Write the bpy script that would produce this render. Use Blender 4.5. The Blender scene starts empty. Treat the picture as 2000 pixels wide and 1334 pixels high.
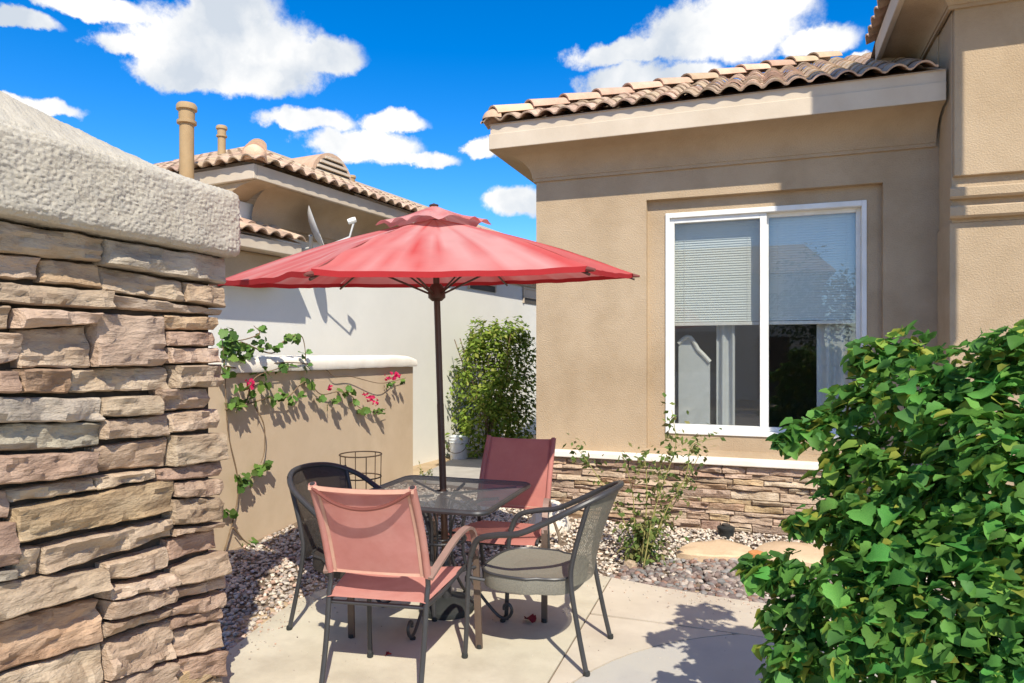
import bpy, math, random
import numpy as np
from mathutils import Vector, Matrix, Quaternion, noise

S = bpy.context.scene
COL = S.collection
R = random.Random(7)
rad = math.radians

# ------------------------------------------------------------------ camera, sky, sun, exposure
cam_d = bpy.data.cameras.new('camera')
cam = bpy.data.objects.new('camera', cam_d)
COL.objects.link(cam)
cam.location = (0, 0, 1.55)
cam.rotation_euler = (rad(90), 0, rad(20))
cam_d.sensor_width = 36
cam_d.lens = 24.3
cam_d.shift_y = 0.0115
cam_d.clip_end = 2000
S.camera = cam

SUN_TRAVEL = Vector((-.52, .80, -1.0))
SUN_ELEV = math.atan2(1.0, math.hypot(.52, .80))
SUN_AZ = math.atan2(.52, -.80)            # clockwise from +Y
sun_d = bpy.data.lights.new('sun', 'SUN')
sun_d.energy = 3.9
sun_d.angle = rad(.53)
sun_d.color = (1.0, .93, .79)
sun = bpy.data.objects.new('sun', sun_d)
COL.objects.link(sun)
sun.rotation_euler = SUN_TRAVEL.to_track_quat('-Z', 'Y').to_euler()
sun.location = (8, -8, 12)

S.view_settings.view_transform = 'Standard'
S.view_settings.look = 'None'
S.view_settings.exposure = 0.68
S.view_settings.gamma = 1.0
S.view_settings.use_curve_mapping = False
S.render.engine = 'CYCLES'
S.cycles.max_bounces = 8
S.cycles.diffuse_bounces = 5
S.cycles.transparent_max_bounces = 24
S.cycles.use_denoising = True

CLOUDS = [(-0.613,0.6944,0.3768,0.1213,0.0543),(-0.649,0.6647,0.37,0.0941,0.0345),(-0.6973,0.619,0.3615,0.0516,0.0158),(-0.5288,0.7572,0.3834,0.0595,0.0251),(-0.6077,0.6753,0.4181,0.0593,0.0468),(-0.6476,0.6799,0.3441,0.0956,0.0287),(-0.6059,0.7138,0.3512,0.0715,0.0293),(-0.7179,0.5757,0.3915,0.0641,0.0151),(-0.7638,0.5321,0.3654,0.0395,0.0113),(-0.778,0.5596,0.2857,0.0411,0.0117),(-0.7953,0.5341,0.2866,0.0287,0.008),(-0.5664,0.7653,0.3057,0.0676,0.0162),(-0.4764,0.8225,0.3106,0.052,0.0166),(-0.5108,0.8135,0.2782,0.0835,0.0264),(-0.4338,0.8603,0.2679,0.0425,0.0128),(-0.3709,0.8842,0.2838,0.0319,0.0156),(-0.0495,0.913,0.405,0.1102,0.0454),(-0.1584,0.906,0.3924,0.0939,0.0201),(0.0582,0.9225,0.3815,0.0565,0.0201),(-0.0008,0.9062,0.4228,0.0694,0.0316),(-0.1708,0.9179,0.3582,0.0716,0.0287),(-0.0953,0.9274,0.3616,0.0536,0.0201),(-0.334,0.9176,0.2156,0.0521,0.0246),(0.1094,0.9262,0.3609,0.0185,0.0062),(0.748,0.5665,0.3459,0.175,0.081),(0.1279,-0.39,0.9119,0.227,0.086),(-0.1341,0.7921,0.5954,0.144,0.077),(0.8483,-0.4157,0.328,0.236,0.126),(0.2019,0.5441,0.8144,0.163,0.114),(0.399,-0.5167,0.7575,0.243,0.076),(-0.3578,-0.6676,0.6529,0.191,0.082),(0.7108,0.447,0.5431,0.251,0.131),(-0.2473,0.7572,0.6045,0.247,0.11),(0.2719,-0.3841,0.8823,0.191,0.099),(-0.692,0.3201,0.6471,0.143,0.091),(0.5452,0.1519,0.8245,0.126,0.114),(-0.9021,-0.1994,0.3828,0.186,0.094),(0.0704,0.1977,0.9777,0.178,0.084),(-0.1214,0.7277,0.6751,0.17,0.122),(-0.8485,-0.3269,0.4162,0.247,0.077),(-0.4635,-0.4109,0.7851,0.153,0.093),(-0.9233,0.2431,0.2974,0.126,0.119),(0.4308,-0.1259,0.8936,0.223,0.137),(0.0484,-0.3029,0.9518,0.177,0.136),(0.3092,-0.6798,0.665,0.161,0.083),(0.5596,0.6464,0.5186,0.173,0.137),(0.9036,0.0534,0.425,0.126,0.082),(-0.3899,0.4552,0.8005,0.161,0.077),(-0.2334,0.1208,0.9649,0.149,0.074),(0.4796,0.8554,0.1959,0.215,0.08)]  # the later entries are clouds added out of view to whiten the fill light
world = bpy.data.worlds.new('World')
S.world = world
world.use_nodes = True


def build_world():
    nt = world.node_tree
    N, L = nt.nodes, nt.links
    N.clear()

    def nd(t, **k):
        n = N.new(t)
        for a, b in k.items():
            setattr(n, a, b)
        return n

    def vm(op, a, b=None):
        n = nd('ShaderNodeVectorMath', operation=op)
        L.new(a, n.inputs[0])
        if b is not None:
            if isinstance(b, (tuple, Vector)):
                n.inputs[1].default_value = tuple(b)
            else:
                L.new(b, n.inputs[1])
        return n

    def mm(op, a, b=None, c=None):
        n = nd('ShaderNodeMath', operation=op)
        for i, x in enumerate((a, b, c)):
            if x is None:
                continue
            if isinstance(x, (int, float)):
                n.inputs[i].default_value = x
            else:
                L.new(x, n.inputs[i])
        return n.outputs[0]
    sky = nd('ShaderNodeTexSky', sky_type='NISHITA')
    sky.sun_disc = False
    sky.sun_elevation = SUN_ELEV
    sky.sun_rotation = SUN_AZ
    sky.altitude = 800
    sky.air_density = 1.0
    sky.dust_density = 0.3
    sky.ozone_density = 3.0
    hs = nd('ShaderNodeHueSaturation')
    hs.inputs['Hue'].default_value = .507
    hs.inputs['Saturation'].default_value = SKY_SAT
    hs.inputs['Value'].default_value = SKY_VAL
    L.new(sky.outputs[0], hs.inputs['Color'])
    tc = nd('ShaderNodeTexCoord')
    d = tc.outputs['Generated']
    n1 = nd('ShaderNodeTexNoise')
    n1.inputs['Scale'].default_value = 13
    n1.inputs['Detail'].default_value = 7
    n1.inputs['Roughness'].default_value = .62
    L.new(d, n1.inputs['Vector'])
    off = vm('SUBTRACT', n1.outputs['Color'], (.5, .5, .5))
    sc = vm('MULTIPLY', off.outputs[0], (.055, .055, .045))
    dw = vm('ADD', d, sc.outputs[0]).outputs[0]
    best = None
    for (cx, cy, cz, wx, hy) in CLOUDS:
        c = Vector((cx, cy, cz))
        r = c.cross(Vector((0, 0, 1))).normalized()
        u = r.cross(c).normalized()
        v = vm('SUBTRACT', dw, c).outputs[0]
        a = vm('DOT_PRODUCT', v, r / wx).outputs['Value']
        b = vm('DOT_PRODUCT', v, u / hy).outputs['Value']
        b = mm('MAXIMUM', b, mm('MULTIPLY', b, -1.25))
        e = vm('DOT_PRODUCT', v, c * 3).outputs['Value']
        cb = nd('ShaderNodeCombineXYZ')
        L.new(a, cb.inputs[0]); L.new(b, cb.inputs[1]); L.new(e, cb.inputs[2])
        ln = vm('LENGTH', cb.outputs[0]).outputs['Value']
        val = mm('SUBTRACT', 1.12, ln)
        best = val if best is None else mm('SMOOTH_MAX', best, val, .12)
    n2 = nd('ShaderNodeTexNoise')
    n2.inputs['Scale'].default_value = 26
    n2.inputs['Detail'].default_value = 8
    n2.inputs['Roughness'].default_value = .65
    L.new(d, n2.inputs['Vector'])
    dens = mm('ADD', best, mm('MULTIPLY', mm('SUBTRACT', n2.outputs['Fac'], .5), 1.0))
    mr = nd('ShaderNodeMapRange', interpolation_type='SMOOTHSTEP')
    mr.inputs['From Min'].default_value = 0.02
    mr.inputs['From Max'].default_value = 0.42
    L.new(dens, mr.inputs['Value'])
    # cloud brightness: soft grey hollows in a white mass
    n3 = nd('ShaderNodeTexNoise')
    n3.inputs['Scale'].default_value = 7
    n3.inputs['Detail'].default_value = 5
    L.new(dw, n3.inputs['Vector'])
    ramp = nd('ShaderNodeValToRGB')
    ramp.color_ramp.elements[0].position = .36
    ramp.color_ramp.elements[0].color = (.60, .66, .74, 1)
    ramp.color_ramp.elements[1].position = .54
    ramp.color_ramp.elements[1].color = (1, .99, .97, 1)
    L.new(n3.outputs['Fac'], ramp.inputs[0])
    cl = vm('MULTIPLY', ramp.outputs['Color'], (CLOUD_V, CLOUD_V, CLOUD_V)).outputs[0]
    mix = nd('ShaderNodeMix', data_type='RGBA')
    L.new(mr.outputs[0], mix.inputs['Factor'])
    L.new(hs.outputs[0], mix.inputs['A'])
    L.new(cl, mix.inputs['B'])
    bg = nd('ShaderNodeBackground')
    bg.inputs['Strength'].default_value = .15
    out = nd('ShaderNodeOutputWorld')
    L.new(mix.outputs['Result'], bg.inputs['Color'])
    L.new(bg.outputs[0], out.inputs[0])


SKY_SAT, SKY_VAL, CLOUD_V = 1.45, .90, 4.6
build_world()
world.cycles.sampling_method = 'MANUAL'
world.cycles.sample_map_resolution = 512

# ------------------------------------------------------------------ helpers


class MB:
    """collects shapes into one mesh"""

    def __init__(self):
        self.v, self.f, self.c = [], [], []

    def _add(self, vs, fs):
        o = len(self.v)
        self.v += [tuple(p) for p in vs]
        self.f += [tuple(i + o for i in f) for f in fs]
        return self

    def box(self, x0, x1, y0, y1, z0, z1, m=None):
        vs = [Vector((x, y, z)) for z in (z0, z1) for y in (y0, y1) for x in (x0, x1)]
        if m is not None:
            vs = [m @ p for p in vs]
        return self._add(vs, [(0, 2, 3, 1), (4, 5, 7, 6), (0, 1, 5, 4), (2, 6, 7, 3), (0, 4, 6, 2), (1, 3, 7, 5)])

    def tube(self, pts, r, n=8, closed=False, flat=None, cap=True):
        """flat=(w,t): strap section instead of a round one"""
        P = [Vector(p) for p in pts]
        k = len(P)
        rs = r if isinstance(r, (list, tuple)) else [r] * k
        ref = None
        rings = []
        for i, p in enumerate(P):
            a = P[i - 1] if (i > 0 or closed) else P[i]
            b = P[(i + 1) % k] if (i < k - 1 or closed) else P[i]
            t = (b - a).normalized()
            if ref is None:
                ref = Vector((1, 0, 0)) if abs(t.x) < .8 else Vector((0, 1, 0))
                if flat:
                    ref = Vector(flat[2]) if len(flat) > 2 else Vector((1, 0, 0))
            ref = (ref - t * ref.dot(t)).normalized()
            q = t.cross(ref)
            if flat:
                w, h = flat[0] / 2, flat[1] / 2
                rings.append([p + ref * sx * w + q * sy * h for sx, sy in ((-1, -1), (1, -1), (1, 1), (-1, 1))])
            else:
                rings.append([p + (ref * math.cos(2 * math.pi * j / n) + q * math.sin(2 * math.pi * j / n)) * rs[i] for j in range(n)])
        if flat:
            n = 4
        vs = [p for rg in rings for p in rg]
        fs = []
        for i in range(k if closed else k - 1):
            o, o2 = i * n, ((i + 1) % k) * n
            for j in range(n):
                fs.append((o + j, o + (j + 1) % n, o2 + (j + 1) % n, o2 + j))
        if cap and not closed:
            fs.append(tuple(range(n - 1, -1, -1)))
            fs.append(tuple((k - 1) * n + j for j in range(n)))
        return self._add(vs, fs)

    def lathe(self, prof, n=20, c=(0, 0, 0), m=None):
        vs, fs = [], []
        for r, z in prof:
            for j in range(n):
                a = 2 * math.pi * j / n
                p = Vector((c[0] + r * math.cos(a), c[1] + r * math.sin(a), c[2] + z))
                vs.append(m @ p if m is not None else p)
        for i in range(len(prof) - 1):
            for j in range(n):
                fs.append((i * n + j, i * n + (j + 1) % n, (i + 1) * n + (j + 1) % n, (i + 1) * n + j))
        if prof[0][0] > 0:
            fs.append(tuple(range(n - 1, -1, -1)))
        if prof[-1][0] > 0:
            fs.append(tuple((len(prof) - 1) * n + j for j in range(n)))
        return self._add(vs, fs)

    def grid(self, fn, nu, nv, flip=False):
        vs = [fn(i / nu, j / nv) for j in range(nv + 1) for i in range(nu + 1)]
        fs = []
        for j in range(nv):
            for i in range(nu):
                a = j * (nu + 1) + i
                q = (a, a + 1, a + nu + 2, a + nu + 1)
                fs.append(q[::-1] if flip else q)
        return self._add(vs, fs)

    def poly(self, pts):
        return self._add(pts, [tuple(range(len(pts)))])

    def prism(self, pts2, z0, z1):
        n = len(pts2)
        vs = [(p[0], p[1], z0) for p in pts2] + [(p[0], p[1], z1) for p in pts2]
        fs = [tuple(range(n - 1, -1, -1)), tuple(range(n, 2 * n))]
        fs += [(i, (i + 1) % n, n + (i + 1) % n, n + i) for i in range(n)]
        return self._add(vs, fs)

    def mesh(self, name, mat, smooth=35):
        me = bpy.data.meshes.new(name)
        me.from_pydata([tuple(p) for p in self.v], [], self.f)
        me.update()
        if self.c:
            at = me.attributes.new('Col', 'FLOAT_COLOR', 'POINT')
            at.data.foreach_set('color', np.array(self.c, dtype=np.float32).ravel())
        for m_ in (mat if isinstance(mat, list) else [mat]):
            me.materials.append(m_)
        if smooth:
            me.shade_smooth()
            me.set_sharp_from_angle(angle=rad(smooth))
        return me

    def build(self, name, mat, parent=None, smooth=35, bevel=0):
        return link(name, self.mesh(name, mat, smooth), parent, bevel)


def link(name, me, parent=None, bevel=0):
    o = bpy.data.objects.new(name, me)
    COL.objects.link(o)
    if parent:
        o.parent = parent
    if bevel:
        b = o.modifiers.new('bevel', 'BEVEL')
        b.width = bevel
        b.segments = 2
        b.limit_method = 'ANGLE'
    return o


def tag(o, label=None, cat=None, group=None, kind=None):
    if label: o['label'] = label
    if cat: o['category'] = cat
    if group: o['group'] = group
    if kind: o['kind'] = kind
    return o


def thing(name, label, cat, loc=(0, 0, 0), rz=0, group=None):
    o = bpy.data.objects.new(name, None)
    COL.objects.link(o)
    o.empty_display_size = .2
    o.location = loc
    o.rotation_euler = (0, 0, rz)
    return tag(o, label, cat, group)


def copy_tree(o, parent=None):
    c = o.copy()
    COL.objects.link(c)
    if parent: c.parent = parent
    for ch in [x for x in bpy.data.objects if x.parent == o]:
        copy_tree(ch, c)
    return c


def spline(pts, n=6, closed=False):
    P = [Vector(p) for p in pts]
    k = len(P)
    out = []
    rng = range(k) if closed else range(k - 1)
    for i in rng:
        p0 = P[(i - 1) % k] if (closed or i > 0) else P[i] * 2 - P[i + 1]
        p1, p2 = P[i], P[(i + 1) % k]
        p3 = P[(i + 2) % k] if (closed or i + 2 < k) else p2 * 2 - p1
        for j in range(n):
            t = j / n
            out.append(.5 * ((2 * p1) + (p2 - p0) * t + (2 * p0 - 5 * p1 + 4 * p2 - p3) * t * t + (3 * p1 - p0 - 3 * p2 + p3) * t ** 3))
    if not closed:
        out.append(P[-1])
    return out


def fbm(x, y, z, o=4):
    return noise.fractal(Vector((x, y, z)), 1.0, 2.0, o, noise_basis='PERLIN_ORIGINAL')


# ------------------------------------------------------------------ materials
def mat(name, c1, c2=None, rough=.85, scale=4, detail=6, bump=0., bscale=60, bdetail=4, bdist=.01, spec=.25, metal=0.,
        rand=0., stretch=None, attr=False, transl=0., c3=None, c3scale=.8, c3amt=.5, randhue=0.):
    m = bpy.data.materials.new(name)
    m.use_nodes = True
    nt = m.node_tree
    N, L = nt.nodes, nt.links
    bsdf = N['Principled BSDF']
    out = N['Material Output']
    bsdf.inputs['Roughness'].default_value = rough
    bsdf.inputs['Specular IOR Level'].default_value = spec
    bsdf.inputs['Metallic'].default_value = metal
    tc = N.new('ShaderNodeTexCoord')
    vec = tc.outputs['Object']
    oi = N.new('ShaderNodeObjectInfo')
    if rand or randhue:
        ad = N.new('ShaderNodeVectorMath'); ad.operation = 'ADD'
        sc = N.new('ShaderNodeVectorMath'); sc.operation = 'SCALE'
        cb = N.new('ShaderNodeCombineXYZ')
        for i in range(3): L.new(oi.outputs['Random'], cb.inputs[i])
        L.new(cb.outputs[0], sc.inputs[0]); sc.inputs['Scale'].default_value = 37
        L.new(vec, ad.inputs[0]); L.new(sc.outputs[0], ad.inputs[1])
        vec = ad.outputs[0]
    if stretch:
        mp = N.new('ShaderNodeMapping')
        mp.inputs['Scale'].default_value = stretch
        L.new(vec, mp.inputs['Vector'])
        vec = mp.outputs[0]
    c2 = c2 or c1
    n1 = N.new('ShaderNodeTexNoise')
    n1.inputs['Scale'].default_value = scale
    n1.inputs['Detail'].default_value = detail
    n1.inputs['Roughness'].default_value = .6
    L.new(vec, n1.inputs['Vector'])
    rp = N.new('ShaderNodeValToRGB')
    rp.color_ramp.elements[0].position = .33
    rp.color_ramp.elements[1].position = .67
    rp.color_ramp.elements[0].color = (*c1, 1)
    rp.color_ramp.elements[1].color = (*c2, 1)
    L.new(n1.outputs['Fac'], rp.inputs[0])
    col = rp.outputs['Color']
    if c3:
        n3 = N.new('ShaderNodeTexNoise')
        n3.inputs['Scale'].default_value = c3scale
        n3.inputs['Detail'].default_value = 7
        n3.inputs['Roughness'].default_value = .65
        L.new(vec, n3.inputs['Vector'])
        mr = N.new('ShaderNodeMapRange')
        mr.inputs['From Min'].default_value = .45
        mr.inputs['From Max'].default_value = .7
        mr.inputs['To Max'].default_value = c3amt
        L.new(n3.outputs['Fac'], mr.inputs['Value'])
        mx = N.new('ShaderNodeMix'); mx.data_type = 'RGBA'
        L.new(mr.outputs[0], mx.inputs['Factor'])
        L.new(col, mx.inputs['A']); mx.inputs['B'].default_value = (*c3, 1)
        col = mx.outputs['Result']
    if attr:
        at = N.new('ShaderNodeAttribute'); at.attribute_name = 'Col'
        mx = N.new('ShaderNodeMix'); mx.data_type = 'RGBA'; mx.blend_type = 'MULTIPLY'
        mx.inputs['Factor'].default_value = 1
        L.new(col, mx.inputs['A']); L.new(at.outputs['Color'], mx.inputs['B'])
        col = mx.outputs['Result']
    if rand or randhue:
        hs = N.new('ShaderNodeHueSaturation')
        mr = N.new('ShaderNodeMapRange')
        mr.inputs['To Min'].default_value = 1 - rand
        mr.inputs['To Max'].default_value = 1 + rand
        L.new(oi.outputs['Random'], mr.inputs['Value'])
        L.new(mr.outputs[0], hs.inputs['Value'])
        if randhue:
            ml = N.new('ShaderNodeMath'); ml.operation = 'MULTIPLY'; ml.inputs[1].default_value = 7.31
            fr = N.new('ShaderNodeMath'); fr.operation = 'FRACT'
            m2 = N.new('ShaderNodeMapRange')
            m2.inputs['To Min'].default_value = .5 - randhue
            m2.inputs['To Max'].default_value = .5 + randhue
            L.new(oi.outputs['Random'], ml.inputs[0]); L.new(ml.outputs[0], fr.inputs[0])
            L.new(fr.outputs[0], m2.inputs['Value']); L.new(m2.outputs[0], hs.inputs['Hue'])
        L.new(col, hs.inputs['Color'])
        col = hs.outputs['Color']
    L.new(col, bsdf.inputs['Base Color'])
    if bump:
        n2 = N.new('ShaderNodeTexNoise')
        n2.inputs['Scale'].default_value = bscale
        n2.inputs['Detail'].default_value = bdetail
        n2.inputs['Roughness'].default_value = .6
        L.new(vec, n2.inputs['Vector'])
        bp = N.new('ShaderNodeBump')
        bp.inputs['Strength'].default_value = bump
        bp.inputs['Distance'].default_value = bdist
        L.new(n2.outputs['Fac'], bp.inputs['Height'])
        L.new(bp.outputs[0], bsdf.inputs['Normal'])
    if transl:
        tr = N.new('ShaderNodeBsdfTranslucent')
        L.new(col, tr.inputs['Color'])
        ms = N.new('ShaderNodeMixShader')
        ms.inputs[0].default_value = transl
        L.new(bsdf.outputs[0], ms.inputs[1]); L.new(tr.outputs[0], ms.inputs[2])
        L.new(ms.outputs[0], out.inputs['Surface'])
    return m


def meshy(m, scale, open_fac, coord='Object'):
    """punch a fine woven pattern of holes into a material"""
    nt = m.node_tree
    N, L = nt.nodes, nt.links
    out = N['Material Output']
    src = out.inputs['Surface'].links[0].from_socket
    tc = N.new('ShaderNodeTexCoord')
    w = []
    for ax in (0, 1, 2):
        sp = N.new('ShaderNodeSeparateXYZ')
        L.new(tc.outputs[coord], sp.inputs[0])
        k = N.new('ShaderNodeMath'); k.operation = 'MULTIPLY'; k.inputs[1].default_value = scale[ax]
        L.new(sp.outputs[ax], k.inputs[0])
        s = N.new('ShaderNodeMath'); s.operation = 'SINE'
        L.new(k.outputs[0], s.inputs[0])
        w.append(s.outputs[0])
    a = N.new('ShaderNodeMath'); a.operation = 'MULTIPLY'
    L.new(w[0], a.inputs[0]); L.new(w[1], a.inputs[1])
    b = N.new('ShaderNodeMath'); b.operation = 'ADD'
    L.new(a.outputs[0], b.inputs[0])
    b.inputs[1].default_value = 0
    if scale[2]:
        c = N.new('ShaderNodeMath'); c.operation = 'MULTIPLY'
        L.new(w[0], c.inputs[0]); L.new(w[2], c.inputs[1])
        L.new(c.outputs[0], b.inputs[1])
    g = N.new('ShaderNodeMath'); g.operation = 'GREATER_THAN'; g.inputs[1].default_value = open_fac
    L.new(b.outputs[0], g.inputs[0])
    tr = N.new('ShaderNodeBsdfTransparent')
    ms = N.new('ShaderNodeMixShader')
    L.new(g.outputs[0], ms.inputs[0])
    L.new(src, ms.inputs[1]); L.new(tr.outputs[0], ms.inputs[2])
    L.new(ms.outputs[0], out.inputs['Surface'])
    return m


M = {}
M['stucco'] = mat('tan_stucco', (.42, .312, .20), (.475, .36, .238), scale=1.3, bump=.6, bscale=85, bdetail=6, bdist=.012, c3=(.335, .24, .145), c3scale=1.9, c3amt=.65)
M['trim'] = mat('trim_paint', (.53, .445, .34), (.59, .50, .39), scale=3, bump=.25, bscale=70, bdist=.004, c3=(.48, .38, .28), c3scale=2.2, c3amt=.5)
M['cream'] = mat('cream_paint', (.80, .74, .64), (.84, .79, .70), scale=4, bump=.15, bscale=50, bdist=.004, c3=(.62, .52, .40), c3scale=5, c3amt=.35)
M['white_stucco'] = mat('white_stucco', (.69, .675, .62), (.74, .725, .67), scale=.9, bump=.35, bscale=90, bdist=.006, c3=(.62, .61, .565), c3scale=.7, c3amt=.5)
M['cap'] = mat('rough_cap_stucco', (.43, .385, .31), (.50, .455, .375), scale=5, bump=.5, bscale=150, bdist=.005, c3=(.37, .345, .30), c3scale=18, c3amt=.6)
M['low_stucco'] = mat('low_wall_stucco', (.56, .43, .295), (.62, .485, .34), scale=1.6, bump=.35, bscale=100, bdist=.006, c3=(.47, .35, .225), c3scale=1.8, c3amt=.5)
M['base_joint'] = mat('base_mortar', (.17, .12, .08), (.24, .17, .12), scale=12, bump=.5, bscale=40)
M['dark_joint'] = mat('dark_mortar', (.05, .038, .028), (.10, .075, .055), scale=12, bump=.5, bscale=40)
_st = dict(rough=.9, scale=7, detail=8, bump=1.0, bscale=34, bdetail=9, bdist=.02, rand=.16, randhue=.012)
M['st_t'] = mat('stone_tan', (.43, .32, .225), (.58, .455, .345), stretch=(1, .55, 1.8), c3=(.27, .16, .095), c3scale=5, c3amt=.7, **_st)
M['st_p'] = mat('stone_pink', (.41, .30, .21), (.545, .42, .31), stretch=(1, .55, 1.8), c3=(.30, .20, .14), c3scale=5, c3amt=.7, **_st)
M['st_o'] = mat('stone_ochre', (.45, .30, .175), (.54, .40, .265), stretch=(1, .55, 1.8), c3=(.18, .11, .065), c3scale=5, c3amt=.8, **_st)
M['st_b'] = mat('stone_brown', (.33, .22, .15), (.50, .36, .26), stretch=(1, .55, 1.8), c3=(.16, .11, .08), c3scale=5, c3amt=.8, **_st)
M['st_g'] = mat('stone_grey', (.39, .33, .245), (.53, .46, .36), stretch=(1, .55, 1.8), c3=(.17, .155, .14), c3scale=6, c3amt=.8, **_st)
_tl = dict(rough=.85, scale=8, detail=8, bump=.5, bscale=60, bdist=.006, rand=.22, randhue=.015)
M['tile'] = mat('roof_tile_clay', (.44, .30, .20), (.55, .40, .29), c3=(.24, .185, .13), c3scale=9, c3amt=.85, **_tl)
M['tile_cap'] = mat('ridge_tile_clay', (.55, .36, .235), (.62, .44, .30), c3=(.42, .28, .18), c3scale=7, c3amt=.6, **_tl)
M['concrete'] = mat('patio_concrete', (.50, .455, .35), (.575, .525, .415), scale=2.6, detail=9, bump=.4, bscale=160, bdist=.004, c3=(.37, .325, .25), c3scale=2.3, c3amt=.75)
M['concrete_pink'] = mat('shade_tint_concrete', (.51, .445, .355), (.575, .51, .415), scale=2.5, bump=.3, bscale=160, bdist=.003, c3=(.40, .335, .275), c3scale=1.5, c3amt=.6)  # shade on the right slabs put in as a slight pink tint
M['concrete_grey'] = mat('circle_concrete', (.42, .395, .35), (.49, .465, .415), scale=2.5, bump=.3, bscale=160, bdist=.003, c3=(.34, .325, .31), c3scale=2.5, c3amt=.7)
M['dirt'] = mat('tan_dirt', (.42, .31, .19), (.54, .42, .28), scale=3, bump=.7, bscale=45, bdist=.015, c3=(.34, .24, .15), c3scale=1.2)
M['path'] = mat('grey_path', (.35, .325, .295), (.42, .395, .36), scale=4, bump=.3, bscale=120, bdist=.003)
M['soil'] = mat('dark_soil', (.13, .095, .065), (.22, .165, .12), scale=9, bump=.8, bscale=50, bdist=.015)
M['gravel'] = mat('gravel_stone', (.85, .85, .85), (1, 1, 1), scale=40, bump=.3, bscale=120, bdist=.004, attr=True, rough=.8)
M['metal'] = mat('dark_metal', (.030, .030, .032), (.045, .044, .046), rough=.42, scale=9, spec=.5, bump=.06, bscale=200, bdist=.002)
M['metal_brown'] = mat('brown_metal', (.085, .058, .043), (.12, .082, .06), rough=.5, scale=9, spec=.5)
M['arm_brown'] = mat('arm_strap', (.24, .155, .125), (.29, .19, .155), rough=.55, scale=9, spec=.5)
M['pole'] = mat('bronze_pole', (.045, .022, .014), (.07, .034, .022), rough=.4, scale=6, spec=.5)
M['sling'] = mat('faded_red_sling', (.56, .235, .195), (.64, .30, .255), rough=.75, scale=7, transl=.28, bump=.25, bscale=500, bdist=.001, c3=(.68, .37, .31), c3scale=3, c3amt=.6, randhue=.004)
M['sling_red'] = mat('darker_red_sling', (.50, .185, .155), (.56, .23, .19), rough=.75, scale=7, transl=.28, bump=.25, bscale=500, bdist=.001, c3=(.48, .21, .175), c3scale=3, c3amt=.5)
M['hem'] = mat('sling_hem', (.60, .33, .25), (.68, .42, .31), rough=.8, scale=12, transl=.15)
M['brace'] = mat('dark_red_brace', (.16, .05, .04), (.2, .065, .05), rough=.6)
M['wicker_back'] = meshy(mat('woven_back', (.15, .14, .11), (.21, .195, .15), rough=.6, scale=60, spec=.35), (560, 0, 560), .62)
M['wicker'] = mat('woven_resin', (.17, .16, .13), (.22, .205, .165), rough=.6, scale=150, detail=1, spec=.35, bump=.6, bscale=190, bdetail=1, bdist=.003)
M['wicker_dark'] = mat('dark_woven_resin', (.030, .026, .023), (.055, .047, .041), rough=.6, scale=150, detail=1, spec=.35, bump=.6, bscale=190, bdetail=1, bdist=.003)
M['wicker_dark_back'] = meshy(mat('dark_woven_back', (.032, .028, .025), (.055, .048, .042), rough=.6, scale=60, spec=.35), (560, 0, 560), .8)
M['tabletop'] = meshy(mat('table_mesh', (.085, .088, .09), (.12, .122, .12), rough=.35, spec=.6, scale=10), (620, 620, 0), .22)
M['canopy'] = mat('faded_canopy', (.94, .94, .94), (1, 1, 1), rough=.8, scale=9, transl=.30, bump=.2, bscale=300, bdist=.001, attr=True)
M['canopy_red_unused'] = None if True else mat('unfaded_canopy', (.55, .035, .04), (.58, .06, .06), rough=.8, scale=4, transl=.30, bump=.2, bscale=300, bdist=.001)
M['white'] = mat('white_vinyl', (.72, .71, .67), (.79, .78, .74), rough=.5, scale=6, spec=.35, c3=(.60, .56, .48), c3scale=7, c3amt=.4)
M['blind'] = mat('blind_slat', (.70, .73, .70), (.76, .79, .755), rough=.6, scale=5)
M['curtain'] = mat('curtain_cloth', (.66, .68, .68), (.74, .76, .76), rough=.9, scale=14, transl=.2)
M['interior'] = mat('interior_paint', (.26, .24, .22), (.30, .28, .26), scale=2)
M['bucket'] = mat('bucket_plastic', (.62, .66, .70), (.70, .73, .75), rough=.5, scale=6, spec=.4, c3=(.45, .45, .43), c3scale=8, c3amt=.5)
M['dish'] = mat('dish_paint', (.50, .50, .49), (.56, .56, .55), rough=.5, scale=5)
M['wire'] = mat('rusty_wire', (.045, .03, .02), (.09, .055, .035), rough=.7, scale=20)
M['leaf'] = mat('bush_leaf', (.10, .29, .055), (.16, .37, .075), rough=.6, scale=25, transl=.45, spec=.22, rand=.42, randhue=.022)
M['leaf_stuff'] = mat('bush_leaf_mass', (.85, .85, .85), (1, 1, 1), rough=.6, scale=25, transl=.45, spec=.2, attr=True)
M['leaf_yellow'] = mat('yellowed_leaf', (.42, .34, .03), (.50, .40, .05), rough=.5, scale=25, transl=.3, rand=.2)
M['vine_leaf'] = mat('vine_leaf', (.065, .14, .025), (.13, .22, .045), rough=.5, scale=30, transl=.30, rand=.45, randhue=.02)
M['flower'] = mat('magenta_bract', (.50, .012, .075), (.60, .025, .12), rough=.6, scale=30, transl=.3, rand=.15)
M['stem'] = mat('woody_stem', (.16, .105, .06), (.24, .165, .10), rough=.85, scale=30)
M['stem_green'] = mat('green_stem', (.24, .24, .08), (.34, .30, .11), rough=.7, scale=30)
M['flue'] = mat('flue_paint', (.36, .24, .12), (.42, .29, .155), rough=.7, scale=5)
M['flag'] = mat('flagstone', (.58, .42, .27), (.66, .50, .335), rough=.9, scale=5, bump=.5, bscale=30, bdist=.01, c3=(.50, .33, .19), c3scale=4)
M['terracotta'] = mat('terracotta', (.50, .20, .07), (.58, .27, .10), rough=.85, scale=12, bump=.4, bscale=40)
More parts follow.
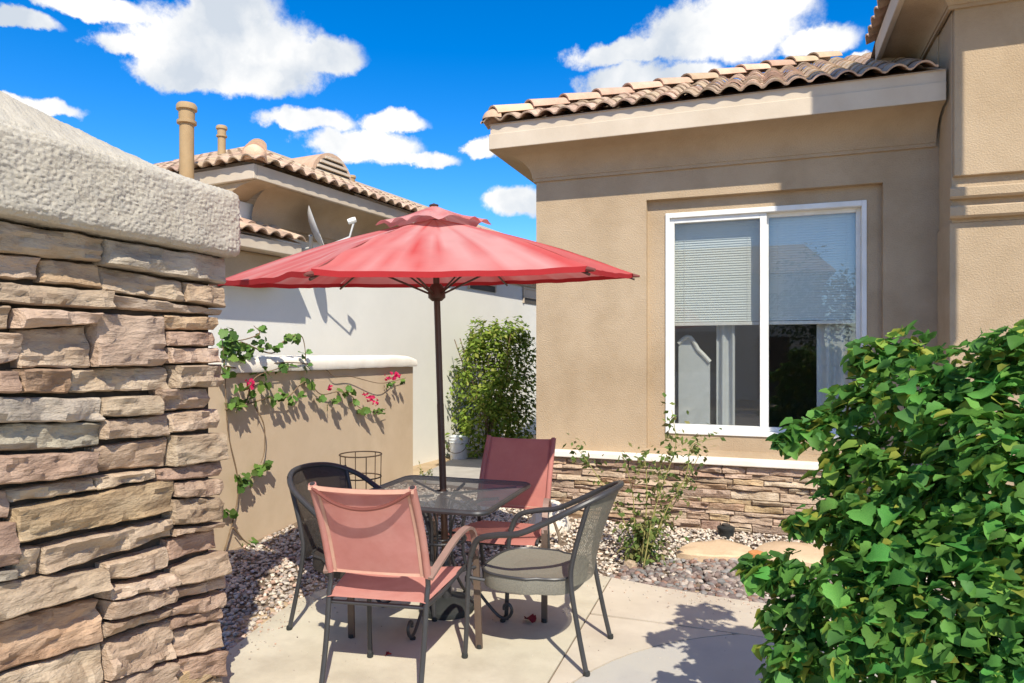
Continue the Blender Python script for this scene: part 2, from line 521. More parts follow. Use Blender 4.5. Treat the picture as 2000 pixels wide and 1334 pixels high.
M['boulder'] = mat('pale_boulder', (.66, .60, .50), (.74, .68, .58), rough=.9, scale=6, bump=.6, bscale=25, bdist=.02)
M['black_plastic'] = mat('black_plastic', (.022, .024, .024), (.035, .037, .036), rough=.5, scale=10)
M['petal'] = mat('fallen_petal', (.16, .012, .02), (.24, .02, .03), rough=.7, scale=20)
M['vent_dark'] = mat('vent_dark', (.06, .052, .045), (.085, .075, .062), rough=.7)
M['bark'] = mat('bark', (.16, .12, .085), (.24, .185, .135), rough=.95, scale=10, bump=.8, bscale=30, bdist=.02)
M['tree_leaf'] = mat('tree_leaf_mass', (.85, .85, .85), (1, 1, 1), rough=.55, transl=.25, attr=True)


def glass_mat(name, tint, k):
    m = bpy.data.materials.new(name)
    m.use_nodes = True
    N, L = m.node_tree.nodes, m.node_tree.links
    N.remove(N['Principled BSDF'])
    fr = N.new('ShaderNodeFresnel')
    ge = N.new('ShaderNodeNewGeometry')
    io = N.new('ShaderNodeMapRange')
    io.inputs['To Min'].default_value = 1.52
    io.inputs['To Max'].default_value = 1 / 1.52
    L.new(ge.outputs['Backfacing'], io.inputs['Value'])
    L.new(io.outputs[0], fr.inputs['IOR'])
    ad = N.new('ShaderNodeMath'); ad.operation = 'MULTIPLY_ADD'
    ad.inputs[1].default_value = 1.0; ad.inputs[2].default_value = k
    L.new(fr.outputs[0], ad.inputs[0])
    tr = N.new('ShaderNodeBsdfTransparent'); tr.inputs[0].default_value = (*tint, 1)
    gl = N.new('ShaderNodeBsdfGlossy'); gl.inputs['Roughness'].default_value = .006
    gl.inputs['Color'].default_value = (.95, .97, 1, 1)
    ms = N.new('ShaderNodeMixShader')
    L.new(ad.outputs[0], ms.inputs[0]); L.new(tr.outputs[0], ms.inputs[1]); L.new(gl.outputs[0], ms.inputs[2])
    L.new(ms.outputs[0], N['Material Output'].inputs['Surface'])
    return m


M['glass'] = glass_mat('window_glass', (.88, .90, .88), .045)
m = bpy.data.materials.new('insect_screen'); m.use_nodes = True
_n, _l = m.node_tree.nodes, m.node_tree.links
_t = _n.new('ShaderNodeBsdfTransparent'); _x = _n.new('ShaderNodeMixShader'); _x.inputs[0].default_value = .22
_n['Principled BSDF'].inputs['Base Color'].default_value = (.10, .10, .10, 1)
_n['Principled BSDF'].inputs['Roughness'].default_value = .8
_l.new(_t.outputs[0], _x.inputs[1]); _l.new(_n['Principled BSDF'].outputs[0], _x.inputs[2]); _l.new(_x.outputs[0], _n['Material Output'].inputs['Surface'])
M['screen'] = m

# ------------------------------------------------------------------ ground
PATIO = [(-2.52, -7), (-2.55, 1.6), (-2.60, 2.80), (-2.69, 3.20), (-2.76, 3.60), (-2.70, 3.95), (-2.45, 4.30), (-2.0, 4.60), (-1.5, 4.75), (-1.043, 4.74), (-.61, 4.64), (-.28, 4.586), (.03, 4.56), (.6, 4.47), (1.4, 4.35), (4.5, 4.1), (4.5, -7)]
tag(MB().poly([(-160, -160, -.03), (160, -160, -.03), (160, 160, -.03), (-160, 160, -.03)]).build('ground', M['dirt'], smooth=0), kind='structure')
# side-yard dirt and path near the neighbour
tag(MB().prism([(-3.0, 7.0), (-4.0, 7.0), (-4.35, 9.9), (-3.55, 9.9), (-3.1, 8.5)][::-1], -.02, .006).build('path', M['path'], smooth=0), kind='structure')
patio = bpy.data.objects.new('patio', None)
COL.objects.link(patio)
tag(patio, 'pale broom finished concrete patio under the table', kind='structure')


def clip(poly, a, b):
    """keep the part of poly left of line a->b"""
    out = []
    n = len(poly)
    sd = lambda p: (b[0] - a[0]) * (p[1] - a[1]) - (b[1] - a[1]) * (p[0] - a[0])
    for i in range(n):
        p, q = poly[i], poly[(i + 1) % n]
        sp, sq = sd(p), sd(q)
        if sp >= 0: out.append(p)
        if (sp > 0 > sq) or (sp < 0 < sq):
            t = sp / (sp - sq)
            out.append((p[0] + (q[0] - p[0]) * t, p[1] + (q[1] - p[1]) * t))
    return out


def slab(poly, z1, m_):
    # ear-free: patio pieces are nearly convex, build as capped prism with small edge radius
    o = MB().prism(poly, -.12, z1).build('slab', m_, patio, smooth=0)
    return o


g_ = .005
CC, CR = (.55, 2.72), 1.455      # circular slab


def offset(p, a, b, d):
    dx, dy = b[0] - a[0], b[1] - a[1]
    l = math.hypot(dx, dy)
    nx, ny = -dy / l * d, dx / l * d
    return (a[0] + nx, a[1] + ny), (b[0] + nx, b[1] + ny)


base = PATIO[::-1]
base = base[::-1]                      # ccw check below
area = sum(base[i][0] * base[(i + 1) % len(base)][1] - base[(i + 1) % len(base)][0] * base[i][1] for i in range(len(base)))
if area < 0: base = base[::-1]
seam = ((-.80, -7.0), (-.93, 4.0)), ((-.93, 4.0), (-1.0, 5.2))
LA, LB = (-.72, -7.0), (-1.0, 5.2)
a1, b1 = offset(None, LA, LB, g_)
left_p = clip(base, a1, b1)
a2, b2 = offset(None, LA, LB, -g_)
right_p = clip(base, b2, a2)
J1, J2 = (-1.2, 4.045), (5, 3.90)
j_up = offset(None, J1, J2, g_); j_dn = offset(None, J1, J2, -g_)
right_far = clip(right_p, *j_up)
right_near = clip(right_p, j_dn[1], j_dn[0])
K1, K2 = (-4, 1.75), (1, 1.75)
k_up = offset(None, K1, K2, g_); k_dn = offset(None, K1, K2, -g_)
slab(clip(left_p, *k_up), 0, M['concrete'])
slab(clip(left_p, k_dn[1], k_dn[0]), 0, M['concrete'])
slab(right_far, 0, M['concrete_pink'])
# near right slab is cut by the circle
arc = []
for i in range(60):
    a = 2 * math.pi * i / 60
    arc.append((CC[0] + CR * math.cos(a), CC[1] + CR * math.sin(a)))
arc_o = [(CC[0] + (CR + .012) * math.cos(2 * math.pi * i / 60), CC[1] + (CR + .012) * math.sin(2 * math.pi * i / 60)) for i in range(60)]
up_edge = [p for p in right_near]
ytop = lambda x: 4.045 + (x + 1.2) * (3.90 - 4.045) / 6.2 - g_
lx = lambda y: LA[0] + (y - LA[1]) / (LB[1] - LA[1]) * (LB[0] - LA[0]) + g_
# part left of the circle, part right of it, part nearer than it
L_ring = [p for p in arc_o if p[0] <= CC[0] and p[1] < ytop(p[0])]
L_ring = sorted(L_ring, key=lambda p: -p[1])
m1 = MB()
px_ = [(L_ring[0][0] + .02, ytop(L_ring[0][0] + .02))] + L_ring
strip = [(lx(p[1]), p[1]) for p in px_]
for i in range(len(px_) - 1):
    m1.prism([strip[i + 1], px_[i + 1], px_[i], strip[i]], -.12, 0)
yb = px_[-1][1]
m1.prism([(lx(-7), -7), (CC[0], -7), (CC[0], yb), (lx(yb), yb)], -.12, 0)
m1.build('slab', M['concrete_pink'], patio, smooth=0)
m2 = MB().prism([p for p in arc if True], -.12, -.002)
c_far = clip(clip(arc, *offset(None, (-4, 2.9), (4, 2.9), 0)), j_dn[1], j_dn[0]) if False else None
disc = arc
d1 = clip(disc, j_dn[1], j_dn[0])
d2 = clip(disc, *j_up)
slab(d1, .001, M['concrete_grey'])
if len(d2) > 2:
    # the sliver of the circle beyond the joint sits inside the far slab's area: cut the far slab around it
    pass
m3 = MB().prism([(CC[0] + .0, -7), (4.5, -7), (4.5, CC[1] - CR - .012), (CC[0], CC[1] - CR - .012)], -.12, 0)
m3.build('slab', M['concrete_pink'], patio, smooth=0)
R_ring = sorted([p for p in arc_o if p[0] >= CC[0] and p[1] < ytop(p[0])], key=lambda p: p[1])
m4 = MB()
for i in range(len(R_ring) - 1):
    m4.prism([R_ring[i], (4.5, R_ring[i][1]), (4.5, R_ring[i + 1][1]), R_ring[i + 1]], -.12, 0)
m4.build('slab', M['concrete_pink'], patio, smooth=0)
MB().prism([(p[0] * .999, p[1]) for p in base], -.125, -.009).build('joint_bed', M['soil'], patio, smooth=0)

# gravel beds -----------------------------------------------------------------
ICO = None


def ico(level):
    import bmesh
    b = bmesh.new()
    bmesh.ops.create_icosphere(b, subdivisions=level, radius=1)
    v = np.array([p.co[:] for p in b.verts]); f = np.array([[x.index for x in q.verts] for q in b.faces])
    b.free()
    return v, f


def scatter_stones(name, spots, level, palette, seed, label):
    rs = np.random.RandomState(seed)
    v0, f0 = ico(level)
    nv, nf = len(v0), len(f0)
    V, Fc, C = [], [], []
    for k, (x, y, z, s) in enumerate(spots):
        sc = s * np.array([rs.uniform(.75, 1.3), rs.uniform(.6, 1.0), rs.uniform(.45, .75)])
        w = v0 * (1 + rs.normal(0, .10, (nv, 1)))
        w = w * sc
        a, t = rs.uniform(0, 6.28), rs.uniform(-.5, .5)
        ca, sa, ct, st_ = math.cos(a), math.sin(a), math.cos(t), math.sin(t)
        Rm = np.array([[ca, -sa, 0], [sa, ca, 0], [0, 0, 1]]) @ np.array([[1, 0, 0], [0, ct, -st_], [0, st_, ct]])
        w = w @ Rm.T + np.array([x, y, z])
        V.append(w); Fc.append(f0 + k * nv)
        c = np.array(palette[rs.randint(len(palette))]) * rs.uniform(.75, 1.2)
        C.append(np.tile(np.append(c, 1), (nv, 1)))
    V = np.concatenate(V); Fc = np.concatenate(Fc); C = np.concatenate(C)
    me = bpy.data.meshes.new(name)
    me.vertices.add(len(V)); me.vertices.foreach_set('co', V.astype(np.float32).ravel())
    me.loops.add(Fc.size); me.loops.foreach_set('vertex_index', Fc.astype(np.int32).ravel())
    me.polygons.add(len(Fc)); me.polygons.foreach_set('loop_start', np.arange(0, Fc.size, 3, dtype=np.int32))
    me.update(calc_edges=True)
    at = me.attributes.new('Col', 'FLOAT_COLOR', 'POINT')
    at.data.foreach_set('color', C.astype(np.float32).ravel())
    me.materials.append(M['gravel'])
    me.shade_smooth()
    me.set_sharp_from_angle(angle=rad(45))
    return tag(link(name, me), label, kind='stuff')


def inside(p, poly):
    x, y = p
    r = False
    for i in range(len(poly)):
        x1, y1 = poly[i]; x2, y2 = poly[i - 1]
        if (y1 > y) != (y2 > y) and x < (x2 - x1) * (y - y1) / (y2 - y1) + x1:
            r = not r
    return r


BED = [(-3.95, 2.0), (-3.95, 7.0), (-2.02, 7.0), (-2.02, 6.14), (3.4, 6.14), (3.4, 4.0)]


def bed_h(x, y):
    """gravel rises gently towards the house and the low wall"""
    h = -.025
    if y > 4.4: h += .07 * min(1, max(0, (y - 4.6) / 1.2))
    if x < -2.6: h += .03 * min(1, max(0, (-2.7 - x) / .6))
    return h + .012 * fbm(x * 2, y * 2, 3)


def bed_fn(u, v):
    x, y = -3.95 + u * 7.35, 1.5 + v * 5.6
    return (x, y, bed_h(x, y) - .012)


tag(MB().grid(bed_fn, 60, 46).build('gravel_bed', M['soil']), kind='structure')
rg = random.Random(11)
light, dark, left = [], [], []
tries = 0
RIVER = [(-1.05, 4.66), (-.95, 5.0), (-.62, 5.25), (-.35, 5.45), (.1, 5.3), (1.2, 5.2), (2.2, 5.1), (2.2, 4.2), (0, 4.5)]
while tries < 90000 and len(light) + len(dark) + len(left) < 19000:
    tries += 1
    x, y = rg.uniform(-3.95, 2.6), rg.uniform(2.0, 6.9)
    if inside((x, y), PATIO) or not inside((x, y), [(-3.9, 2), (-3.9, 6.9), (-2.06, 6.9), (-2.06, 6.12), (2.6, 6.12), (2.6, 4.1), (-2, 3.9), (-2.4, 2)]):
        continue
    if x > -2.02 and y > 6.1: continue
    if x < -2.36 and y < 2.52: continue
    h = bed_h(x, y)
    if inside((x, y), RIVER) and rg.random() < .93:
        dark.append((x, y, h + rg.uniform(-.006, .012), rg.uniform(.015, .031)))
    elif x < -2.0 and y < 5.2:
        left.append((x, y, h + rg.uniform(-.006, .01), rg.uniform(.009, .021)))
    else:
        light.append((x, y, h + rg.uniform(-.006, .01), rg.uniform(.009, .019)))
P_L = [(.66, .57, .46), (.74, .66, .54), (.58, .49, .40), (.53, .47, .40), (.68, .54, .42), (.76, .70, .59), (.42, .36, .31), (.60, .47, .36)]
P_D = [(.24, .18, .155), (.19, .15, .14), (.30, .235, .205), (.26, .23, .21), (.17, .13, .12), (.36, .30, .26), (.28, .17, .13), (.23, .22, .21), (.42, .36, .31)]  # purplish rock tones, darkened to carry the shade over this bed
P_M = [(.58, .50, .40), (.48, .40, .33), (.59, .46, .355), (.40, .345, .30), (.66, .59, .48), (.51, .46, .41), (.50, .335, .25), (.31, .265, .235)]
grit = []
for i in range(420):
    k_ = rg.randrange(2, 14)
    p_, q_ = PATIO[k_], PATIO[k_ + 1]
    u_ = rg.random()
    x, y = p_[0] + (q_[0] - p_[0]) * u_, p_[1] + (q_[1] - p_[1]) * u_
    d_ = abs(rg.gauss(0, .16))
    dx, dy = -1.2 - x, 3.0 - y
    l_ = math.hypot(dx, dy)
    grit.append((x + dx / l_ * d_, y + dy / l_ * d_, .003, rg.uniform(.0025, .0075)))
for i in range(260):
    grit.append((rg.uniform(-2.4, .6), rg.uniform(1.9, 4.3), .002, rg.uniform(.0015, .004)))
scatter_stones('stray_grit', grit, 1, P_M, 6, 'stray grit kicked from the gravel onto the concrete')
scatter_stones('pea_gravel', light, 1, P_L, 3, 'pale pinkish gravel along the house wall')
scatter_stones('river_rock', dark, 2, P_D, 4, 'purplish river rock beside the right slabs, shade put into its dark colour')
scatter_stones('mixed_gravel', left, 1, P_M, 5, 'mixed gravel beside the stone wall and patio edge')

# ------------------------------------------------------------------ stone courtyard wall (left)
WX = -2.34
wall = thing('stone_wall', 'ledgestone courtyard wall with a thick rough stucco cap in the left foreground', 'stone wall', (WX, 2.0, 0))
STONES = [((1.519,1.979),(1.519,1.879),(1.921,1.985),(1.921,1.895),'t'),
((1.928,1.977),(1.928,1.885),(2.598,1.99),(2.598,1.868),'g'),
((1.506,1.875),(1.506,1.791),(1.692,1.886),(1.692,1.806),'p'),
((1.698,1.88),(1.698,1.799),(1.937,1.888),(1.937,1.792),'o'),
((1.937,1.883),(1.937,1.789),(2.31,1.857),(2.31,1.771),'p'),
((2.319,1.858),(2.319,1.774),(2.551,1.852),(2.551,1.761),'b'),
((1.506,1.789),(1.506,1.716),(1.952,1.784),(1.952,1.718),'p'),
((1.958,1.778),(1.958,1.724),(2.554,1.751),(2.554,1.725),'t'),
((1.506,1.706),(1.506,1.629),(1.588,1.706),(1.588,1.632),'b'),
((1.596,1.702),(1.596,1.632),(1.893,1.702),(1.893,1.656),'p'),
((1.619,1.629),(1.619,1.501),(1.889,1.652),(1.889,1.498),'p'),
((1.894,1.702),(1.894,1.498),(2.221,1.7),(2.221,1.499),'p'),
((1.506,1.622),(1.506,1.499),(1.625,1.614),(1.625,1.526),'t'),
((2.23,1.711),(2.23,1.65),(2.515,1.714),(2.515,1.655),'o'),
((2.236,1.643),(2.236,1.581),(2.515,1.647),(2.515,1.582),'b'),
((2.239,1.574),(2.239,1.508),(2.523,1.573),(2.523,1.506),'t'),
((1.506,1.494),(1.506,1.422),(1.601,1.491),(1.601,1.417),'b'),
((1.607,1.499),(1.607,1.417),(1.79,1.495),(1.79,1.407),'o'),
((1.798,1.491),(1.798,1.406),(2.247,1.493),(2.247,1.397),'t'),
((2.259,1.5),(2.259,1.402),(2.537,1.5),(2.537,1.397),'p'),
((1.505,1.41),(1.505,1.328),(1.921,1.38),(1.921,1.292),'g'),
((1.505,1.323),(1.505,1.23),(1.927,1.285),(1.927,1.199),'g'),
((1.921,1.383),(1.921,1.309),(2.184,1.377),(2.184,1.298),'p'),
((2.185,1.401),(2.185,1.307),(2.453,1.388),(2.453,1.307),'p'),
((1.925,1.294),(1.925,1.224),(2.233,1.293),(2.233,1.207),'p'),
((2.242,1.297),(2.242,1.216),(2.536,1.293),(2.536,1.207),'t'),
((1.505,1.221),(1.505,1.122),(1.884,1.184),(1.884,1.104),'b'),
((1.895,1.197),(1.895,1.102),(2.237,1.196),(2.237,1.077),'b'),
((2.242,1.205),(2.242,1.074),(2.586,1.179),(2.586,1.058),'t'),
((1.591,1.093),(1.591,1.052),(1.891,1.087),(1.891,1.038),'t'),
((1.895,1.088),(1.895,1.04),(2.169,1.074),(2.169,1.033),'t'),
((1.505,1.11),(1.505,1.011),(1.595,1.093),(1.595,1.002),'p'),
((1.6,1.03),(1.6,0.915),(2.256,1.022),(2.256,0.881),'o'),
((2.181,1.067),(2.181,1.023),(2.528,1.053),(2.528,0.984),'b'),
((2.261,1.002),(2.261,0.94),(2.533,0.973),(2.533,0.897),'p'),
((2.251,0.932),(2.251,0.825),(2.519,0.894),(2.519,0.787),'b'),
((1.505,1.001),(1.505,0.862),(1.603,0.985),(1.603,0.845),'b'),
((1.603,0.897),(1.603,0.8),(1.69,0.882),(1.69,0.786),'p'),
((1.693,0.881),(1.693,0.783),(2.258,0.852),(2.258,0.777),'p'),
((2.263,0.803),(2.263,0.774),(2.533,0.773),(2.533,0.748),'t'),
((2.242,0.76),(2.242,0.675),(2.525,0.742),(2.525,0.654),'b'),
((1.939,0.751),(1.939,0.683),(2.239,0.737),(2.239,0.647),'t'),
((1.505,0.853),(1.505,0.809),(1.595,0.831),(1.595,0.801),'g'),
((1.505,0.806),(1.505,0.685),(1.929,0.736),(1.929,0.662),'p'),
((1.939,0.656),(1.939,0.616),(2.256,0.621),(2.256,0.57),'t'),
((2.263,0.638),(2.263,0.565),(2.554,0.634),(2.554,0.534),'p'),
((2.261,0.552),(2.261,0.506),(2.568,0.517),(2.568,0.46),'t'),
((1.941,0.606),(1.941,0.536),(2.256,0.564),(2.256,0.5),'t'),
((2.242,0.482),(2.242,0.44),(2.586,0.442),(2.586,0.374),'t'),
((1.935,0.522),(1.935,0.469),(2.234,0.475),(2.234,0.442),'t'),
((1.505,0.659),(1.505,0.502),(1.929,0.622),(1.929,0.457),'o'),
((2.27,0.369),(2.27,0.256),(2.533,0.318),(2.533,0.196),'p'),
((1.505,0.486),(1.505,0.387),(1.935,0.444),(1.935,0.304),'t'),
((1.941,0.444),(1.941,0.311),(2.263,0.422),(2.263,0.254),'p'),
((2.275,0.239),(2.275,0.15),(2.548,0.178),(2.548,0.062),'b'),
((2.242,0.43),(2.242,0.39),(2.532,0.384),(2.532,0.329),'b'),
((1.941,0.302),(1.941,0.207),(2.263,0.245),(2.263,0.129),'p'),
((2.275,0.138),(2.275,0.036),(2.554,0.049),(2.554,-0.046),'t')]
core = MB().box(-.36, -.065, -1.2, .515, -.1, 1.995)
core.build('core', M['dark_joint'], wall, smooth=0)


def stone_mesh(tl, bl, tr, br, depth, seed, thick=.09, fine=True):
    """one split-face stone on the plane x=0, facing +x; corners are (y,z)"""
    rr = random.Random(seed)
    ln = abs(tr[0] - tl[0]); ht = abs(tl[1] - bl[1])
    nu = max(6, min(22, int(ln / .017))) if fine else max(5, min(10, int(ln / .035)))
    nv = max(4, min(11, int(ht / .014))) if fine else 4
    tilt, yaw = rr.uniform(-.022, .026), rr.uniform(-.014, .014)
    bow = rr.uniform(-.006, .012)
    ox = rr.uniform(0, 90)
    rough_ = rr.uniform(.7, 1.5)
    eu, ev = min(.12, .006 / ln), min(.2, .006 / ht)

    def fn(i, j, u, v):
        uu = eu + (1 - 2 * eu) * (u - 1 / nu) / (1 - 2 / nu) if 0 < i < nu else u
        vv = ev + (1 - 2 * ev) * (v - 1 / nv) / (1 - 2 / nv) if 0 < j < nv else v
        y = (bl[0] + (br[0] - bl[0]) * uu) * (1 - vv) + (tl[0] + (tr[0] - tl[0]) * uu) * vv
        z = (bl[1] + (br[1] - bl[1]) * uu) * (1 - vv) + (tl[1] + (tr[1] - tl[1]) * uu) * vv
        x = depth + tilt * (1 - 2 * vv) * .5 + yaw * (2 * uu - 1) + bow * (1 - (2 * uu - 1) ** 2)
        big = fbm(ox + y * 7, z * 16, ox, 3)
        mid = fbm(ox + y * 16, z * 44, 5 + ox, 3)
        st = fbm(ox + y * 9 + big, z * 26, 9, 2) * 3.2
        stp = math.floor(st) + min(1, max(0, (st - math.floor(st) - .32) / .36))
        x += rough_ * (.016 * big + .009 * mid + .005 * stp + .0035 * fbm(ox + y * 60, z * 110, 3, 2))
        # irregular outline
        edge = 1.0 if (i in (0, 1, nu - 1, nu) or j in (0, 1, nv - 1, nv)) else 0
        if edge:
            y += .006 * fbm(y * 22, z * 22, ox, 2)
            z += .0055 * fbm(y * 15, z * 22, ox + 7, 2)
        if i in (0, nu) or j in (0, nv):
            x = -thick + .02 if False else x - .010
        return (x, y, z)
    mb = MB()
    vs = [fn(i, j, i / nu, j / nv) for j in range(nv + 1) for i in range(nu + 1)]
    fs = []
    W = nu + 1
    for j in range(nv):
        for i in range(nu):
            a = j * W + i
            fs.append((a, a + 1, a + W + 1, a + W))
    ring = [i for i in range(W)] + [j * W + nu for j in range(1, nv + 1)] + [nv * W + i for i in range(nu - 1, -1, -1)] + [j * W for j in range(nv - 1, 0, -1)]
    b0 = len(vs)
    for k in ring:
        vs.append((-thick, vs[k][1], vs[k][2]))
    n = len(ring)
    for k in range(n):
        fs.append((ring[k], b0 + k, b0 + (k + 1) % n, ring[(k + 1) % n]))
    mb._add(vs, fs)
    return mb


for k, (tl, bl, tr, br, mk) in enumerate(STONES):
    sh = 2.0
    tr = (min(tr[0], 2.56), tr[1]); br = (min(br[0], 2.56), br[1])
    q = [(p[0] - sh, p[1]) for p in (tl, bl, tr, br)]
    e = .0008
    q = [(q[0][0] + e, q[0][1] - e), (q[1][0] + e, q[1][1] + e), (q[2][0] - e, q[2][1] - e), (q[3][0] - e, q[3][1] + e)]
    dep = R.choice([-.026, -.014, -.004, .008, .016, .024]) + R.uniform(-.006, .006)
    if k in (5, 6): dep = R.uniform(.0, .02)
    stone_mesh(*q, dep, 100 + k).build('stone', M['st_' + mk], wall, smooth=28)
# plain continuation of the courses beyond the frame and below it
rr = random.Random(5)
z = .02
while z < 1.97:
    h = min(rr.uniform(.07, .15), 1.985 - z)
    y = -.48 - rr.uniform(0, .04)
    while y > -1.15:
        ln = rr.uniform(.18, .4)
        q = [(y - ln, z + h - .003), (y - ln, z + .003), (y - .004, z + h - .003), (y - .004, z + .003)]
        stone_mesh(*q, rr.uniform(-.02, .025), int(y * 1000) + int(z * 777), fine=False).build('stone', M['st_' + rr.choice('tpobt')], wall, smooth=28)
        y -= ln
    z += h
z = -.02
while z < .16:
    y = .53
    while y > -.5:
        ln = rr.uniform(.2, .36)
        stone_mesh((y - ln, z + .095), (y - ln, z + .003), (y - .004, z + .095), (y - .004, z + .003), rr.uniform(-.02, .0), int(y * 999) + 5, fine=False).build('stone', M['st_' + rr.choice('tpob')], wall, smooth=28)
        y -= ln
    z += .10


CAP_SEC = [(-.40, 2.0), (-.02, 1.992), (.060, 1.995), (.078, 2.012), (.082, 2.03), (.078, 2.255), (.068, 2.278), (.04, 2.294), (-.13, 2.31), (-.34, 2.30), (-.41, 2.27), (-.415, 2.03), (-.40, 2.0)]
_cl = [0.0]
for _i in range(len(CAP_SEC) - 1):
    _w = 3.0 if 2 <= _i <= 6 else 1.0
    _cl.append(_cl[-1] + _w * math.hypot(CAP_SEC[_i + 1][0] - CAP_SEC[_i][0], CAP_SEC[_i + 1][1] - CAP_SEC[_i][1]))


def cap_fn(u, v):
    """section of the cap swept along y; the top rises away from the end"""
    sec = CAP_SEC
    L_ = v * _cl[-1]
    i = 0
    while i < len(sec) - 2 and L_ > _cl[i + 1]: i += 1
    f = (L_ - _cl[i]) / (_cl[i + 1] - _cl[i])
    x = sec[i][0] * (1 - f) + sec[i + 1][0] * f
    zz = sec[i][1] * (1 - f) + sec[i + 1][1] * f
    y = -1.25 + u * 1.83
    if zz > 2.27:
        zz += .15 * max(0, .56 - y) * max(0, min(1, (.05 - x) / .17))
    en = max(0, (y - .545) / .035)
    if en > 0:
        cx, cz = -.16, 2.14
        k_ = 1 - .10 * min(1, en) ** 2
        x, zz = cx + (x - cx) * k_, cz + (zz - cz) * k_
    n_ = .0042 * fbm(y * 75, x * 75, zz * 75, 2) + .0028 * fbm(y * 160, x * 160, zz * 160, 2) + .004 * fbm(y * 9, x * 9, zz * 9, 2)
    n_ = max(n_, -.004)
    d = Vector((x + .16, 0, (zz - 2.14) * .9)).normalized()
    return (x + d.x * n_, y, zz + d.z * n_)


CAPN = 200
cb = MB().grid(cap_fn, 330, CAPN, flip=True)
cb.f.append(tuple(j * 331 + 330 for j in range(CAPN)))
cb.build('cap', M['cap'], wall, smooth=50)

# ------------------------------------------------------------------ low garden wall
lw = thing('garden_wall', 'low tan stucco wall with a white rounded cap behind the vine', 'garden wall', (-3.95, 5.5, 0))
MB().box(-.2, 0, -3.4, 1.88, -.1, 1.39).build('wall_body', M['low_stucco'], lw, smooth=0)


def lcap(u, v):
    sec = [(-.24, 1.395), (.045, 1.395), (.05, 1.41), (.05, 1.475), (.035, 1.505), (-.01, 1.522), (-.1, 1.53), (-.2, 1.52), (-.235, 1.49), (-.24, 1.395)]
    t = v * 9
    i = min(int(t), 8); f = t - i
    y = -3.42 + u * 5.32
    dz = 0 if y < 1.6 else -.03 * ((y - 1.6) / .3) ** 2
    return (sec[i][0] * (1 - f) + sec[i + 1][0] * f, y, (sec[i][1] * (1 - f) + sec[i + 1][1] * f) + (dz if 2 < t < 8.5 else 0) + .004 * fbm(y * 5, t, 1, 3))


lc = MB().grid(lcap, 90, 18, flip=True)
lc.f.append(tuple(j * 91 + 90 for j in range(18)))
lc.build('cap', M['cream'], lw, smooth=45)

# ------------------------------------------------------------------ roof tiles
PIT = .172


def tile_profile(n=9):
    """S-tile cross-section: barrel then pan"""
    pts = []
    for i in range(n + 1):
        t = i / n
        x = (t - .5) * PIT * 1.06
        h = max(0, math.cos((t - .5) * math.pi * 1.25)) ** .8 * .044
        pts.append((x, h))
    return pts


def tile_mesh(name, m_, length=.42):
    pr = tile_profile()
    n = len(pr)
    mb = MB()
    vs = []
    for y, k in ((0, 1.0), (length, .9)):
        vs += [(x * k, y, z + (.016 if y == 0 else .0) + .014) for x, z in pr]
        vs += [(x * k, y, z + (.016 if y == 0 else .0)) for x, z in pr]
    fs = []
    for i in range(n - 1):
        fs += [(i, i + 1, 2 * n + i + 1, 2 * n + i), (n + i + 1, n + i, 3 * n + i, 3 * n + i + 1), (n + i, n + i + 1, i + 1, i), (2 * n + i, 2 * n + i + 1, 3 * n + i + 1, 3 * n + i)]
    fs += [(0, 2 * n, 3 * n, n), (n - 1, 2 * n - 1, 4 * n - 1, 3 * n - 1)]
    mb._add(vs, fs)
    return mb.mesh(name, m_, 50)


def cap_mesh(name, m_, length=.40, r=.105):
    mb = MB()
    n = 8
    vs = []
    for y, k, dz in ((0, 1.06, .012), (length, .9, -.012)):
        for rr_ in (r * k, r * k - .016):
            vs += [(math.cos(math.pi * i / n) * rr_, y, math.sin(math.pi * i / n) * rr_ * .85 + dz) for i in range(n + 1)]
    w = n + 1
    fs = []
    for i in range(n):
        fs += [(i, i + 1, 2 * w + i + 1, 2 * w + i)[::-1], (w + i, w + i + 1, 3 * w + i + 1, 3 * w + i), (i, i + 1, w + i + 1, w + i), (2 * w + i, 2 * w + i + 1, 3 * w + i + 1, 3 * w + i)]
    fs += [(0, 2 * w, 3 * w, w), (n, w + n, 3 * w + n, 2 * w + n)]
    mb._add(vs, fs)
    return mb.mesh(name, m_, 50)


TILE = tile_mesh('roof_tile', M['tile'])
TCAP = cap_mesh('ridge_tile', M['tile_cap'])
rt = random.Random(21)


def place(me, name, parent, o, xa, ya):
    """xa: across, ya: up the slope"""
    xa = Vector(xa).normalized(); ya = Vector(ya).normalized()
    za = xa.cross(ya)
    ob = bpy.data.objects.new(name, me)
    COL.objects.link(ob)
    ob.parent = parent
    j = Matrix.Rotation(rt.uniform(-.02, .02), 4, 'Z') @ Matrix.Rotation(rt.uniform(-.015, .015), 4, 'X')
    mt = Matrix((xa, ya, za)).transposed().to_4x4()
    mt.translation = Vector(o) + za * rt.uniform(-.002, .004)
    ob.matrix_basis = mt @ j
    return ob


def place_cut(me, name, parent, o, xa, ya, co, no):
    """a tile cut along the hip: the side the normal points to is taken off"""
    import bmesh
    ob = place(me, name, parent, o, xa, ya)
    b = bmesh.new()
    b.from_mesh(me)
    b.transform(ob.matrix_basis)
    bmesh.ops.bisect_plane(b, geom=b.verts[:] + b.edges[:] + b.faces[:], plane_co=Vector(co), plane_no=Vector(no), clear_outer=True)
    if len(b.faces) == 0:
        bpy.data.objects.remove(ob)
        b.free()
        return None
    m2_ = bpy.data.meshes.new(name)
    b.to_mesh(m2_)
    b.free()
    m2_.materials.append(me.materials[0])
    ob.data = m2_
    ob.matrix_basis = Matrix.Identity(4)
    return ob


